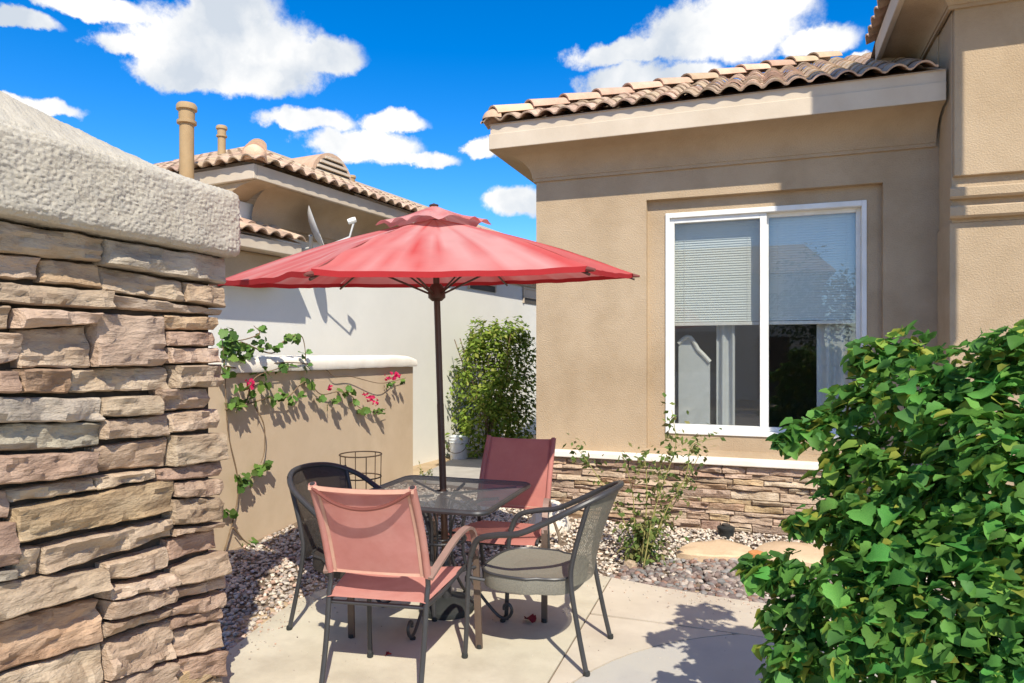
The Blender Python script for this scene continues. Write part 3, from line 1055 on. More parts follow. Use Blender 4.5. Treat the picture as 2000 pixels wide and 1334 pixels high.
# ------------------------------------------------------------------ the house on the right
house = thing('stucco_house', 'tan stucco house with sliding window, stone base and clay tile roof', 'house', (-2.02, 6.22, 0))
HX, HY = -2.02, 6.22


def hb(name, m_, parts, bevel=0, parent=house, smooth=0):
    mb = MB()
    for b in parts:
        mb.box(b[0] - HX, b[1] - HX, b[2] - HY, b[3] - HY, b[4], b[5])
    return mb.build(name, m_, parent, smooth=smooth, bevel=bevel)


RX0, RX1, RZ0, RZ1 = -.985, .90, .70, 2.92        # recessed surround
WX0, WX1, WZ0, WZ1 = -.825, .79, .835, 2.80       # window opening
RY = 6.29


def frame_faces(mb, y, o, i):
    """flat ring at depth y between outer and inner rectangles (x0,x1,z0,z1)"""
    X = lambda x: x - HX
    a = [(X(o[0]), y - HY, o[2]), (X(o[1]), y - HY, o[2]), (X(o[1]), y - HY, o[3]), (X(o[0]), y - HY, o[3])]
    b = [(X(i[0]), y - HY, i[2]), (X(i[1]), y - HY, i[2]), (X(i[1]), y - HY, i[3]), (X(i[0]), y - HY, i[3])]
    mb._add(a + b, [(k, (k + 1) % 4, 4 + (k + 1) % 4, 4 + k) for k in range(4)])
    return b


def reveal(mb, r, y0, y1):
    X = lambda x: x - HX
    c = [(r[0], r[2]), (r[1], r[2]), (r[1], r[3]), (r[0], r[3])]
    vs = [(X(x), y0 - HY, z_) for x, z_ in c] + [(X(x), y1 - HY, z_) for x, z_ in c]
    mb._add(vs, [(k, 4 + k, 4 + (k + 1) % 4, (k + 1) % 4)[::-1] for k in range(4)])


wm = MB()
frame_faces(wm, 6.22, (-2.02, 1.30, .64, 3.3), (RX0, RX1, RZ0, RZ1))
reveal(wm, (RX0, RX1, RZ0, RZ1), 6.22, RY)
frame_faces(wm, RY, (RX0, RX1, RZ0, RZ1), (WX0, WX1, WZ0, WZ1))
reveal(wm, (WX0, WX1, WZ0, WZ1), RY, 6.42)
# outer side wall, back, inside room shell
X_ = lambda x: x - HX
wm.poly([(0, 0, .64), (0, 0, 3.3), (0, 6.5, 3.3), (0, 6.5, .64)])
wm.poly([(0, 0.02, -.1), (0, 0.02, .64), (0, 6.5, .64), (0, 6.5, -.1)])
wm.build('wall', M['stucco'], house, smooth=0)
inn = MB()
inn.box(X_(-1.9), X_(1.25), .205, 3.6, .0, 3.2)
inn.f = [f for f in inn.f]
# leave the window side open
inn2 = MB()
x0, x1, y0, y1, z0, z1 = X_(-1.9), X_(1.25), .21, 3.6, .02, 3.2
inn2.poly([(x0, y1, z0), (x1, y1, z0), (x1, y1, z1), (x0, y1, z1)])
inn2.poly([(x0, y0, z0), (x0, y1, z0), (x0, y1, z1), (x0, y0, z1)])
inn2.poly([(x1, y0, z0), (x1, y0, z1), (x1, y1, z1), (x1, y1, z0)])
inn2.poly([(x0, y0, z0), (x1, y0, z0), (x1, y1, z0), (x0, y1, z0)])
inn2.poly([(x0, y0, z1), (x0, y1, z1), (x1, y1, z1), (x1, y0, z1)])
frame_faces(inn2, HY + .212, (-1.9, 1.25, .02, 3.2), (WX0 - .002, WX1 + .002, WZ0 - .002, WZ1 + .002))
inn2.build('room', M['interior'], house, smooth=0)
# sill band over the stone base
hb('sill_band', M['cream'], [(-2.09, 1.285, 6.105, 6.225, .600, .655)], bevel=.008)
# stone base
hb('base_core', M['base_joint'], [(-2.03, 1.28, 6.168, 6.24, -.1, .598)])
rs_ = random.Random(9)
z = -.02
row = 0
while z < .59:
    h = min(rs_.choice([.035, .042, .05, .06, .075]), .597 - z)
    if .597 - z - h < .03: h = .597 - z
    x = -2.05
    while x < 1.26:
        ln = rs_.uniform(.16, .5)
        if x + ln > 1.2: ln = 1.27 - x
        # occasionally two thin stones stacked in one course
        sub = [(z, h)] if (h < .07 or rs_.random() < .5) else [(z, h * .5), (z + h * .5, h * .5)]
        for zz, hh in sub:
            dz0, dz1 = rs_.uniform(-.004, .004), rs_.uniform(-.004, .004)
            q = [(x, zz + hh - .003 + dz0), (x, zz + .002 + dz0), (x + ln - .004, zz + hh - .003 + dz1), (x + ln - .004, zz + .002 + dz1)]
            sm = stone_mesh(*q, rs_.uniform(-.004, .014), rs_.randint(0, 99999), thick=.03, fine=False)
            # plane x=0 facing +x  ->  plane y facing -y
            sm.v = [(y_ - HX, 6.155 - x_ - HY, z_) for x_, y_, z_ in sm.v]
            sm.build('stone', M['st_' + rs_.choice('ttppob')], house, smooth=28)
        x += ln
    z += h
    row += 1

# window: frame, sashes, panes, screen
win = hb('window', M['white'], [(WX0, WX0 + .036, 6.275, 6.40, WZ0, WZ1), (WX1 - .036, WX1, 6.275, 6.40, WZ0, WZ1), (WX0 + .036, WX1 - .036, 6.275, 6.40, WZ1 - .045, WZ1), (WX0 + .036, WX1 - .036, 6.275, 6.40, WZ0, WZ0 + .04)], bevel=.004)
MX = -.03
hb('sash', M['white'], [(MX, MX + .055, 6.30, 6.35, WZ0 + .04, WZ1 - .045), (WX0 + .036, WX0 + .075, 6.30, 6.35, WZ0 + .04, WZ1 - .045), (WX0 + .075, MX, 6.30, 6.35, WZ0 + .04, WZ0 + .085), (WX0 + .075, MX, 6.30, 6.35, WZ1 - .09, WZ1 - .045)], bevel=.003, parent=win)
hb('sash', M['white'], [(MX + .03, MX + .072, 6.352, 6.39, WZ0 + .04, WZ1 - .045), (WX1 - .07, WX1 - .036, 6.352, 6.39, WZ0 + .04, WZ1 - .045), (MX + .072, WX1 - .07, 6.352, 6.39, WZ0 + .04, WZ0 + .078), (MX + .072, WX1 - .07, 6.352, 6.39, WZ1 - .08, WZ1 - .045)], bevel=.003, parent=win)
for nm, x0, x1, y, m_ in (('pane', WX0 + .07, MX + .005, 6.335, 'glass'), ('pane', MX + .065, WX1 - .065, 6.37, 'glass'), ('insect_screen', WX0 + .07, MX + .002, 6.312, 'screen')):
    mb = MB().box(x0 - HX, x1 - HX, y - HY, y - HY + .004, WZ0 + .07, WZ1 - .06) if nm == 'pane' else MB().poly([(x0 - HX, y - HY, WZ0 + .08), (x1 - HX, y - HY, WZ0 + .08), (x1 - HX, y - HY, WZ1 - .085), (x0 - HX, y - HY, WZ1 - .085)])
    if nm == 'pane':
        mb = MB().poly([(x0 - HX, y - HY, WZ0 + .07), (x1 - HX, y - HY, WZ0 + .07), (x1 - HX, y - HY, WZ1 - .06), (x0 - HX, y - HY, WZ1 - .06)])
    mb.build(nm, M[m_], win, smooth=0)

# eave: fascia, trim strip, cove soffit
EX, EY, EZ0, EZ1 = -2.365, 5.875, 3.415, 3.555
SX = 1.265                                          # the eave dies into the wing's side wall
fz = MB()
th = .045
fz.box(EX - HX, SX - HX, EY - HY, EY + th - HY, EZ0, EZ1)
fz.box(EX - HX, EX + th - HX, EY + th - HY, 12.5 - HY, EZ0, EZ1)
fz.build('fascia', M['trim'], house, smooth=0, bevel=.006)
ft = MB()
ft.box(EX + .012 - HX, SX - HX, EY + .012 - HY, EY + .05 - HY, EZ1, EZ1 + .095)
ft.box(EX + .012 - HX, EX + .05 - HX, EY + .05 - HY, 12.5 - HY, EZ1, EZ1 + .075)
ft.build('eave_strip', M['trim'], house, smooth=0)


def cove(prof, corner, xend, yend):
    """prof: list of (offset out from the wall, z); mitred at the corner, runs right and back"""
    mb = MB()
    vs, fs = [], []
    n = len(prof)
    for o, z_ in prof:
        vs += [(xend - HX, corner[1] - o - HY, z_), (corner[0] - o - HX, corner[1] - o - HY, z_), (corner[0] - o - HX, yend - HY, z_)]
    for i in range(n - 1):
        for k in range(2):
            fs.append((3 * i + k, 3 * i + k + 1, 3 * i + k + 4, 3 * i + k + 3))
    return mb._add(vs, fs)


cp = [(.0, 3.165), (.022, 3.165), (.022, 3.195)]
for i in range(9):
    a = i / 8 * math.pi / 2
    cp.append((.03 + (.345 - .045 - .03) * (1 - math.cos(a)) * 1.0, 3.195 + (EZ0 - .004 - 3.195) * math.sin(a)))
cp.append((.345, EZ0 - .003))
cove(cp, (-2.02, 6.22), SX, 12.5).build('soffit', M['stucco'], house, smooth=30)

# roof
PITCH = .43
RZ = EZ1 + .095
roof_top = Vector((EX, EY, RZ))
HL = 3.5                                            # hip run
deck = MB()
deck.poly([(EX - HX, EY - HY, RZ - .01), (1.27 - HX, EY - HY, RZ - .01), (1.27 - HX, EY + HL - HY, RZ - .01 + PITCH * HL), (EX + HL - HX, EY + HL - HY, RZ - .01 + PITCH * HL)])
deck.poly([(EX - HX, EY - HY, RZ - .01), (EX + HL - HX, EY + HL - HY, RZ - .01 + PITCH * HL), (EX + HL - HX, 12 - HY, RZ - .01 + PITCH * HL), (EX - HX, 12 - HY, RZ - .01)])
deck.poly([(1.27 - HX, EY + HL - HY, RZ - .01 + PITCH * HL), (6 - HX, EY + HL - HY, RZ - .01 + PITCH * HL), (6 - HX, 12 - HY, RZ - .01 + PITCH * HL), (EX + HL - HX, 12 - HY, RZ - .01 + PITCH * HL), (EX + HL - HX, EY + HL - HY, RZ - .01 + PITCH * HL)])
roof = deck.build('roof', M['tile'], house, smooth=0)
roof.matrix_parent_inverse = Matrix.Identity(4)
cosp = 1 / math.hypot(1, PITCH)
EXPO = .335


def local(p): return (p[0] - HX, p[1] - HY, p[2])


nrow = 10
cnt = 0
for r_ in range(nrow):
    s_ = -.035 + r_ * EXPO                          # distance up the slope
    y = EY + s_ * cosp; z_ = RZ + s_ * cosp * PITCH
    x = EX - .03 + (0 if r_ % 1 == 0 else 0)
    k = 0
    while True:
        xx = EX + .04 + k * PIT
        k += 1
        if xx > 1.22: break
        if xx < EX + s_ * cosp - .10: continue
        if cnt >= 200: break
        if xx < EX + (s_ + .45) * cosp + .12:
            place_cut(TILE, 'roof_tile', roof, local((xx, y, z_)), (1, 0, 0), (0, cosp, cosp * PITCH), local(roof_top), (-1, 1, 0))
        else:
            place(TILE, 'roof_tile', roof, local((xx, y, z_)), (1, 0, 0), (0, cosp, cosp * PITCH))
        cnt += 1
# left slope, first rows
for r_ in range(2):
    s_ = -.055 + r_ * EXPO
    for k in range(26):
        yy = EY + .04 + k * PIT
        if yy < EY + s_ * cosp - .1: continue
        a_ = (TILE, 'roof_tile', roof, local((EX + s_ * cosp, yy, RZ + s_ * cosp * PITCH)), (0, -1, 0), (cosp, 0, cosp * PITCH))
        if yy < EY + (s_ + .45) * cosp + .12: place_cut(*a_, local(roof_top), (1, -1, 0))
        else: place(*a_)
hipdir = Vector((1, 1, PITCH)).normalized()
hx = Vector((1, -1, 0)).normalized()
for k in range(12):
    p = roof_top + hipdir * (.05 + k * .385) + Vector((0, 0, .05))
    place(TCAP, 'ridge_tile', roof, local(p), hx, hipdir)
# rounded starter at the hip's foot
sb = MB()
sb.grid(lambda u, v: tuple(Vector(local(roof_top)) + Vector((.055, .055, .06)) + Matrix.Rotation(math.pi / 4, 3, 'Z') @ Vector((-.135 * math.sin(v * math.pi / 2) * math.sin(u * math.pi), .112 * math.cos(u * math.pi) * math.sin(v * math.pi / 2 + .0001), .105 * math.cos(v * math.pi / 2) - .02))), 10, 6)
sb.build('hip_starter', M['tile_cap'], roof, smooth=60)

# right wing: side wall, pilaster front, mouldings, upper eave and roof
PX, PY = 1.275, 5.83
wing = MB()
wing.box(PX - HX, 7 - HX, PY - HY, 6.215 - HY, -.1, 2.50)
wing.box(PX + .012 - HX, 7 - HX, PY - HY, 6.215 - HY, 2.50, 4.06)
wing.box(PX + .002 - HX, 7 - HX, 6.222 - HY, 12 - HY, -.1, 4.06)
wing.build('wing_wall', M['stucco'], house, smooth=0, bevel=.006)
hb('wing_wall', M['stucco'], [(PX + .02, 7, PY - .045, PY - .002, 2.83, 4.058)], bevel=.006)
for zt0, zt1 in ((2.665, 2.745), (2.525, 2.61)):
    mb = MB()
    pr = [(0, zt0), (.05, zt0), (.066, zt0 + .015), (.066, zt1 - .01), (.058, zt1), (0, zt1)]
    vs, fs = [], []
    for o, z_ in pr:
        vs += [(7 - HX, PY - o - HY, z_), (PX - .004 - o * .1 - HX, PY - o - HY, z_)]
    for i in range(len(pr) - 1):
        fs.append((2 * i, 2 * i + 1, 2 * i + 3, 2 * i + 2))
    fs.append(tuple(2 * i + 1 for i in range(len(pr))))
    mb._add(vs, fs)
    mb.build('moulding', M['stucco'], house, smooth=20)
# upper eave
UX, UY, UZ, UE = .935, 5.44, 4.15, 6.90
uf = MB()
uf.box(UX - HX, UX + .045 - HX, UY - HY, UE - HY, UZ, UZ + .17)
uf.box(UX + .045 - HX, 7 - HX, UY - HY, UY + .045 - HY, UZ, UZ + .17)
uf.build('fascia', M['trim'], house, smooth=0, bevel=.006)
cp2 = [(.0, 4.03), (.022, 4.03), (.022, 4.055)]
for i in range(9):
    a = i / 8 * math.pi / 2
    cp2.append((.03 + (PX - UX - .075) * (1 - math.cos(a)), 4.055 + (UZ + .01 - 4.055) * math.sin(a)))
mb = MB()
vs, fs = [], []
for o, z_ in cp2:
    vs += [(7 - HX, PY - .046 - o - HY, z_), (PX - o - HX, PY - .046 - o - HY, z_), (PX - o - HX, UE - .01 - HY, z_)]
for i in range(len(cp2) - 1):
    for k in range(2):
        fs.append((3 * i + k, 3 * i + k + 1, 3 * i + k + 4, 3 * i + k + 3))
mb._add(vs, fs)
mb.build('soffit', M['stucco'], house, smooth=30)
MB().box(UX + .045 - HX, PX + .05 - HX, UE - .03 - HY, UE - HY, 3.85, UZ + .12).build('eave_end', M['trim'], house, smooth=0)
ur = MB()
UR = UZ + .19
ur.poly([(UX - HX, UY - HY, UR), (7 - HX, UY - HY, UR), (7 - HX, UY + 3 - HY, UR + 1.2), (UX + 3 - HX, UY + 3 - HY, UR + 1.2)])
ur.poly([(UX - HX, UY - HY, UR), (UX + 3 - HX, UY + 3 - HY, UR + 1.2), (UX + 3 - HX, 12 - HY, UR + 1.2), (UX + .2 - HX, 12 - HY, UR + .08), (UX - HX, UE - HY, UR)])
uroof = ur.build('upper_roof', M['tile'], house, smooth=0)
c4 = 1 / math.hypot(1, .4)
for k in range(9):
    for r_ in range(2):
        s_ = -.06 + r_ * EXPO
        place(TILE, 'roof_tile', uroof, local((UX + s_ * c4, UY + .05 + k * PIT, UR + s_ * c4 * .4)), (0, -1, 0), (c4, 0, .4 * c4))
for k in range(12):
    place(TILE, 'roof_tile', uroof, local((UX + .05 + k * PIT, UY - .06 * c4, UR - .024)), (1, 0, 0), (0, c4, .4 * c4))
# slab and column added out of view on the right to shade the window wall
hb('unseen_shade_slab', M['stucco'], [(1.60, 2.42, 3.95, 4.15, 3.75, 6.75)], bevel=.01)
hb('shade_slab_column', M['stucco'], [(2.17, 2.37, 3.95, 4.15, 0, 3.745)], bevel=.01)

# window dressings
SLAT = MB().box(-.36, .36, -.011, .011, -.0009, .0009)
for nm, x0, x1, lab in (('window_blind', WX0 + .06, MX - .005, 'half lowered slatted blind behind the screened left window pane'), ('window_blind', MX + .07, WX1 - .06, 'half lowered slatted blind behind the clear right window pane')):
    cx, w_ = (x0 + x1) / 2, (x1 - x0)
    t = thing(nm, lab, 'blind', (cx, 6.418, 1.8), group='blinds behind the house window')
    MB().box(-w_ / 2, w_ / 2, -.018, .018, .97, 1.0).build('head_rail', M['blind'], t, smooth=0)
    MB().box(-w_ / 2, w_ / 2, -.016, .016, -.002, .028).build('bottom_rail', M['white'], t, smooth=0, bevel=.003)
    sm = MB().box(-w_ / 2, w_ / 2, -.0125, .0125, -.0008, .0008, Matrix.Rotation(rad(66), 4, 'X')).mesh('slat', M['blind'], 0)
    k = 0
    zz = .045
    while zz < .965:
        s_ = link('slat', sm, t)
        s_.location = (0, 0, zz)
        zz += .0215
    for dx in (-.27, .27):
        MB().tube([(dx, -.0155, 0), (dx, -.0155, .97)], .0012, 4).build('cord', M['white'], t)


def curtain(x0, x1, z0, z1, waves, lab, y=6.49):
    t = thing('curtain', lab, 'curtain', ((x0 + x1) / 2, y, z0), group='curtains inside the house window')
    w_ = x1 - x0
    MB().grid(lambda u, v: ((u - .5) * w_, .028 * math.sin(u * waves * 2 * math.pi) + .008 * math.sin(u * 17 + v * 3), v * (z1 - z0)), int(waves * 12), 6).build('cloth', M['curtain'], t, smooth=60)
    MB().tube([(-w_ / 2, 0, z1 - z0 + .01), (w_ / 2, 0, z1 - z0 + .01)], .009, 6).build('rod', M['white'], t)
    return t


curtain(-.40, -.24, .70, 2.9, 2.0, 'narrow grey curtain strip near the middle of the left pane')
curtain(.43, .78, .70, 2.9, 3, 'pleated white curtain at the right end of the window')
# pale arched headboard seen through the left pane
hbd = thing('headboard', 'pale arched headboard seen through the lower left window pane', 'headboard', (-.60, 6.56, .5))
pts = [(-.14, 0)] + [(-.14 + .28 * i / 16, 1.14 + .06 * math.sin(math.pi * min(1, (i / 16) * 1.6)) - .17 * (max(0, i / 16 - .35) / .65) ** 1.3) for i in range(17)] + [(.14, 0)]
mb = MB()
n = len(pts)
mb._add([(p[0], -.02, p[1]) for p in pts] + [(p[0], .02, p[1]) for p in pts], [tuple(range(n)), tuple(range(2 * n - 1, n - 1, -1))] + [(i, n + i, n + (i + 1) % n, (i + 1) % n) for i in range(n)])
mb.build('panel', M['curtain'], hbd, smooth=0)
MB().tube([(p[0], -.025, p[1]) for p in pts[1:-1]], .02, 8).build('rim', M['white'], hbd)

# ------------------------------------------------------------------ neighbour's house
nb = thing('neighbor_house', 'neighbouring pale stucco house with tile roof behind the red umbrella', 'house', (-4.785, 8.96, 0), -math.atan2(.0965, .995))
MB().box(-6, .20, -3.75, 7, -.1, 3.07).build('wall', M['white_stucco'], nb, smooth=0)
nf = MB()
nf.box(.555, .60, -3.56, 8, 3.21, 3.35)
nf.box(-6, .60, -3.605, -3.56, 3.21, 3.35)
nf.build('fascia', M['trim'], nb, smooth=0, bevel=.006)
# tan band under the eave and the cove soffit
npf = [(.203, 2.82), (.24, 2.82), (.24, 2.88)]
for i in range(9):
    a = i / 8 * math.pi / 2
    npf.append((.25 + .30 * (1 - math.cos(a)), 2.88 + .328 * math.sin(a)))
mb = MB()
vs, fs = [], []
for o, z_ in npf:
    vs += [(o, 8, z_), (o, -3.0, z_), (o, -3.3, z_)]
for i in range(len(npf) - 1):
    for k in range(2):
        fs.append((3 * i + k, 3 * i + k + 1, 3 * i + k + 4, 3 * i + k + 3))
mb._add(vs, fs)
mb.build('soffit', M['stucco'], nb, smooth=30)
# front gable panel with the quarter-round bracket that closes the cove
br = MB()
arc_b = [(.60, 3.208)] + [(.03 + .55 * (1 - math.cos(a)), 2.80 + .40 * math.sin(a)) for a in [math.pi / 2 * (1 - i / 8) for i in range(9)]] + [(-3, 2.80), (-3, 3.208)]
br._add([(x, -3.56, z_) for x, z_ in arc_b] + [(x, -3.30, z_) for x, z_ in arc_b], [tuple(range(len(arc_b)))[::-1], tuple(range(len(arc_b), 2 * len(arc_b)))] + [(i, (i + 1) % len(arc_b), len(arc_b) + (i + 1) % len(arc_b), len(arc_b) + i) for i in range(len(arc_b))])
br.build('eave_bracket', M['stucco'], nb, smooth=30)
NP = .44
NR = 3.37
nr = MB()
nr.poly([(.62, -3.62, NR), (.62, 8, NR), (-2.4, 8, NR + NP * 3.02), (-2.4, -.6, NR + NP * 3.02)])
nr.poly([(.62, -3.62, NR), (-2.4, -.6, NR + NP * 3.02), (-6, -.6, NR + NP * 3.02), (-6, -3.62, NR)])
nr.poly([(-2.4, -.6, NR + NP * 3.02), (-2.4, 8, NR + NP * 3.02), (-6, 8, NR + NP * 3.02), (-6, -.6, NR + NP * 3.02)])
nroof = nr.build('roof', M['tile'], nb, smooth=0)
cn = 1 / math.hypot(1, NP)
cnt = 0
for r_ in range(4):
    s_ = -.05 + r_ * EXPO
    for k in range(56):
        y = -3.58 + k * PIT
        if y < -3.62 + s_ * cn - .1 or y > (4.4, 3.6, 2.2, 1.2)[r_]: continue
        a_ = (TILE, 'roof_tile', nroof, (.62 - s_ * cn, y, NR + s_ * cn * NP), (0, 1, 0), (-cn, 0, cn * NP))
        if y < -3.62 + (s_ + .45) * cn + .12: place_cut(*a_, (.62, -3.62, NR), (-1, -1, 0))
        else: place(*a_)
for r_ in range(8):
    s_ = -.05 + r_ * EXPO
    for k in range(20):
        x = .58 - k * PIT
        if x > .62 - s_ * cn + .1: continue
        a_ = (TILE, 'roof_tile', nroof, (x, -3.62 + s_ * cn, NR + s_ * cn * NP), (1, 0, 0), (0, cn, cn * NP))
        if x > .62 - (s_ + .45) * cn - .12: place_cut(*a_, (.62, -3.62, NR), (1, 1, 0))
        else: place(*a_)
nh = Vector((-1, 1, NP)).normalized()
for k in range(8):
    place(TCAP, 'ridge_tile', nroof, Vector((.62, -3.62, NR + .05)) + nh * (.06 + k * .385), Vector((1, 1, 0)), nh)
nroof_ball = MB().lathe([(.001, .10), (.06, .09), (.10, .05), (.115, 0), (.10, -.05)], 12, (.56, -3.56, NR + .07))
nroof_ball.build('hip_starter', M['tile_cap'], nroof, smooth=60)
# lower porch roof
MB().box(.203, .60, -5.2, -2.96, 2.545, 2.66).build('porch_fascia', M['trim'], nb, smooth=0, bevel=.006)
MB().box(.203, .42, -5.1, -3.02, 2.24, 2.545).build('porch_soffit', M['stucco'], nb, smooth=0, bevel=.03)
proof = MB().poly([(.62, -2.95, 2.67), (.204, -2.95, 2.83), (.204, -5.2, 2.83), (.62, -5.2, 2.67)]).build('porch_roof', M['tile'], nb, smooth=0)
cq = 1 / math.hypot(1, .37)
for r_ in range(2):
    for k in range(11):
        place(TILE, 'roof_tile', proof, (.64 - r_ * EXPO * cq, -3.03 - k * PIT, 2.675 + r_ * EXPO * cq * .37), (0, 1, 0), (-cq, 0, cq * .37))
# flue pipe, small vent, roof pipe
def flue(name, x, y, z0, z1, r_, m_):
    MB().lathe([(r_, z0), (r_, z1 - r_ * 3), (r_ * 1.35, z1 - r_ * 2.9), (r_ * 1.35, z1 - r_ * 2.5), (r_ * 1.08, z1 - r_ * 2.4), (r_ * 1.12, z1 - r_ * 1.0), (r_ * 1.42, z1 - r_ * .9), (r_ * 1.42, z1 - r_ * .35), (r_ * 1.2, z1)], 18, (x, y, 0)).build(name, m_, nb, smooth=40)


flue('flue_pipe', -.02, -3.84, 0, 3.93, .066, M['flue'])
flue('roof_vent_pipe', -.95, -2.60, 3.75, 4.22, .045, M['flue'])
flue('roof_vent_pipe', -.72, -.50, 3.8, 4.10, .042, M['flue'])
# louvred dormer vent: half round with slats, facing the courtyard
dv = MB()
Rv = .42
pts = [(Rv * math.cos(math.pi * i / 16), Rv * math.sin(math.pi * i / 16)) for i in range(17)]
DV = (-.42, -1.30, 3.74)
dv._add([(DV[0] + .03, DV[1] + p[0], DV[2] + p[1]) for p in pts] + [(DV[0] - .9, DV[1] + p[0], DV[2] + p[1]) for p in pts], [tuple(range(17))] + [(i, i + 1, 18 + i, 17 + i) for i in range(16)])
dvo = dv.build('dormer_vent', M['tile_cap'], nb, smooth=40)
MB()._add([(DV[0] + .034, DV[1] + p[0] * .86, DV[2] + .01 + p[1] * .86) for p in pts], [tuple(range(17))]).build('vent_opening', M['vent_dark'], dvo, smooth=0)
for i in range(5):
    z_ = .04 + i * .07
    w_ = math.sqrt(max(.001, (Rv * .86) ** 2 - z_ ** 2))
    MB().box(DV[0] + .036, DV[0] + .07, DV[1] - w_, DV[1] + w_, DV[2] + z_, DV[2] + z_ + .032).build('slat', M['trim'], dvo, smooth=0)
# small high windows
for y0, y1, z0, z1 in ((1.25, 2.22, 2.60, 2.82), (3.36, 4.40, 2.50, 2.80)):
    w_ = MB()
    w_.box(.202, .23, y0, y1, z1 - .03, z1)
    w_.box(.202, .23, y0, y1, z0 + .10, z0 + .13)
    w_.box(.202, .23, y0, y0 + .03, z0, z1 - .03)
    w_.box(.202, .23, y1 - .03, y1, z0, z1 - .03)
    wo = w_.build('window', M['trim'], nb, smooth=0)
    MB().box(.202, .212, y0 + .03, y1 - .03, z0, z0 + .10).build('pane', M['vent_dark'], wo, smooth=0)
    MB().box(.202, .216, y0 + .03, y1 - .03, z0 + .13, z1 - .03).build('slat', M['trim'], wo, smooth=0)

# satellite dish on the neighbour's wall
ND = nb.matrix_basis if False else Matrix.Translation((-4.785, 8.96, 0)) @ Matrix.Rotation(-math.atan2(.0965, .995), 4, 'Z')
dl = ND @ Vector((.20, -2.53, 2.70))
dish = thing('satellite_dish', 'grey satellite dish seen edge on, fixed to the neighbouring pale wall', 'satellite dish', dl, -math.atan2(.0965, .995))
dm = Matrix.Translation((.30, -.16, .18)) @ Matrix.Rotation(rad(37), 4, 'Z') @ Matrix.Rotation(rad(70), 4, 'Y')
prof = [(.02, .0), (.10, .008), (.18, .026), (.245, .05), (.25, .055), (.245, .046), (.18, .012), (.10, -.008), (.02, -.014)]
MB().lathe(prof, 28, m=dm).build('reflector', M['dish'], dish, smooth=40)
MB().tube([(.003, 0, .0), (.18, -.05, .0), (.26, -.14, .12)], .022, 8).build('mast', M['dish'], dish)
hd = dm @ Vector((0, 0, .42))
MB().tube([dm @ Vector((0.22, 0, .03)), dm @ Vector((.20, 0, .34)), dm @ Vector((.06, 0, .44))], .012, 6).build('arm', M['dish'], dish)
MB().lathe([(.03, -.05), (.035, .0), (.03, .04)], 10, m=dm @ Matrix.Translation((.04, 0, .43))).build('receiver', M['white'], dish)

# ------------------------------------------------------------------ umbrella
UL = Vector((-1.797, 3.79, .0))
um = thing('patio_umbrella', 'faded red market umbrella open over the patio table', 'umbrella', UL)
um.rotation_mode = 'QUATERNION'
um.rotation_quaternion = Vector((0, 0, 1)).rotation_difference(Vector((.004, -.082, 1)).normalized())
UR_, UZR, UZT = 1.20, 2.00, 2.335
ANG0 = rad(30.5)
MB().lathe([(.0205, .02), (.0205, 1.25), (.019, 1.26), (.019, 2.33)], 14).build('pole', M['pole'], um, smooth=40)
MB().lathe([(.028, 1.86), (.05, 1.88), (.05, 1.93), (.028, 1.96)], 14).build('runner', M['pole'], um, smooth=40)
MB().lathe([(.045, 2.26), (.05, 2.29), (.03, 2.33)], 14).build('crown', M['pole'], um, smooth=40)
MB().lathe([(.026, 2.405), (.028, 2.414), (.001, 2.424)], 14).build('finial', M['pole'], um, smooth=40)
tips = [Vector((UR_ * math.cos(ANG0 + k * math.pi / 3), UR_ * math.sin(ANG0 + k * math.pi / 3), UZR)) for k in range(6)]
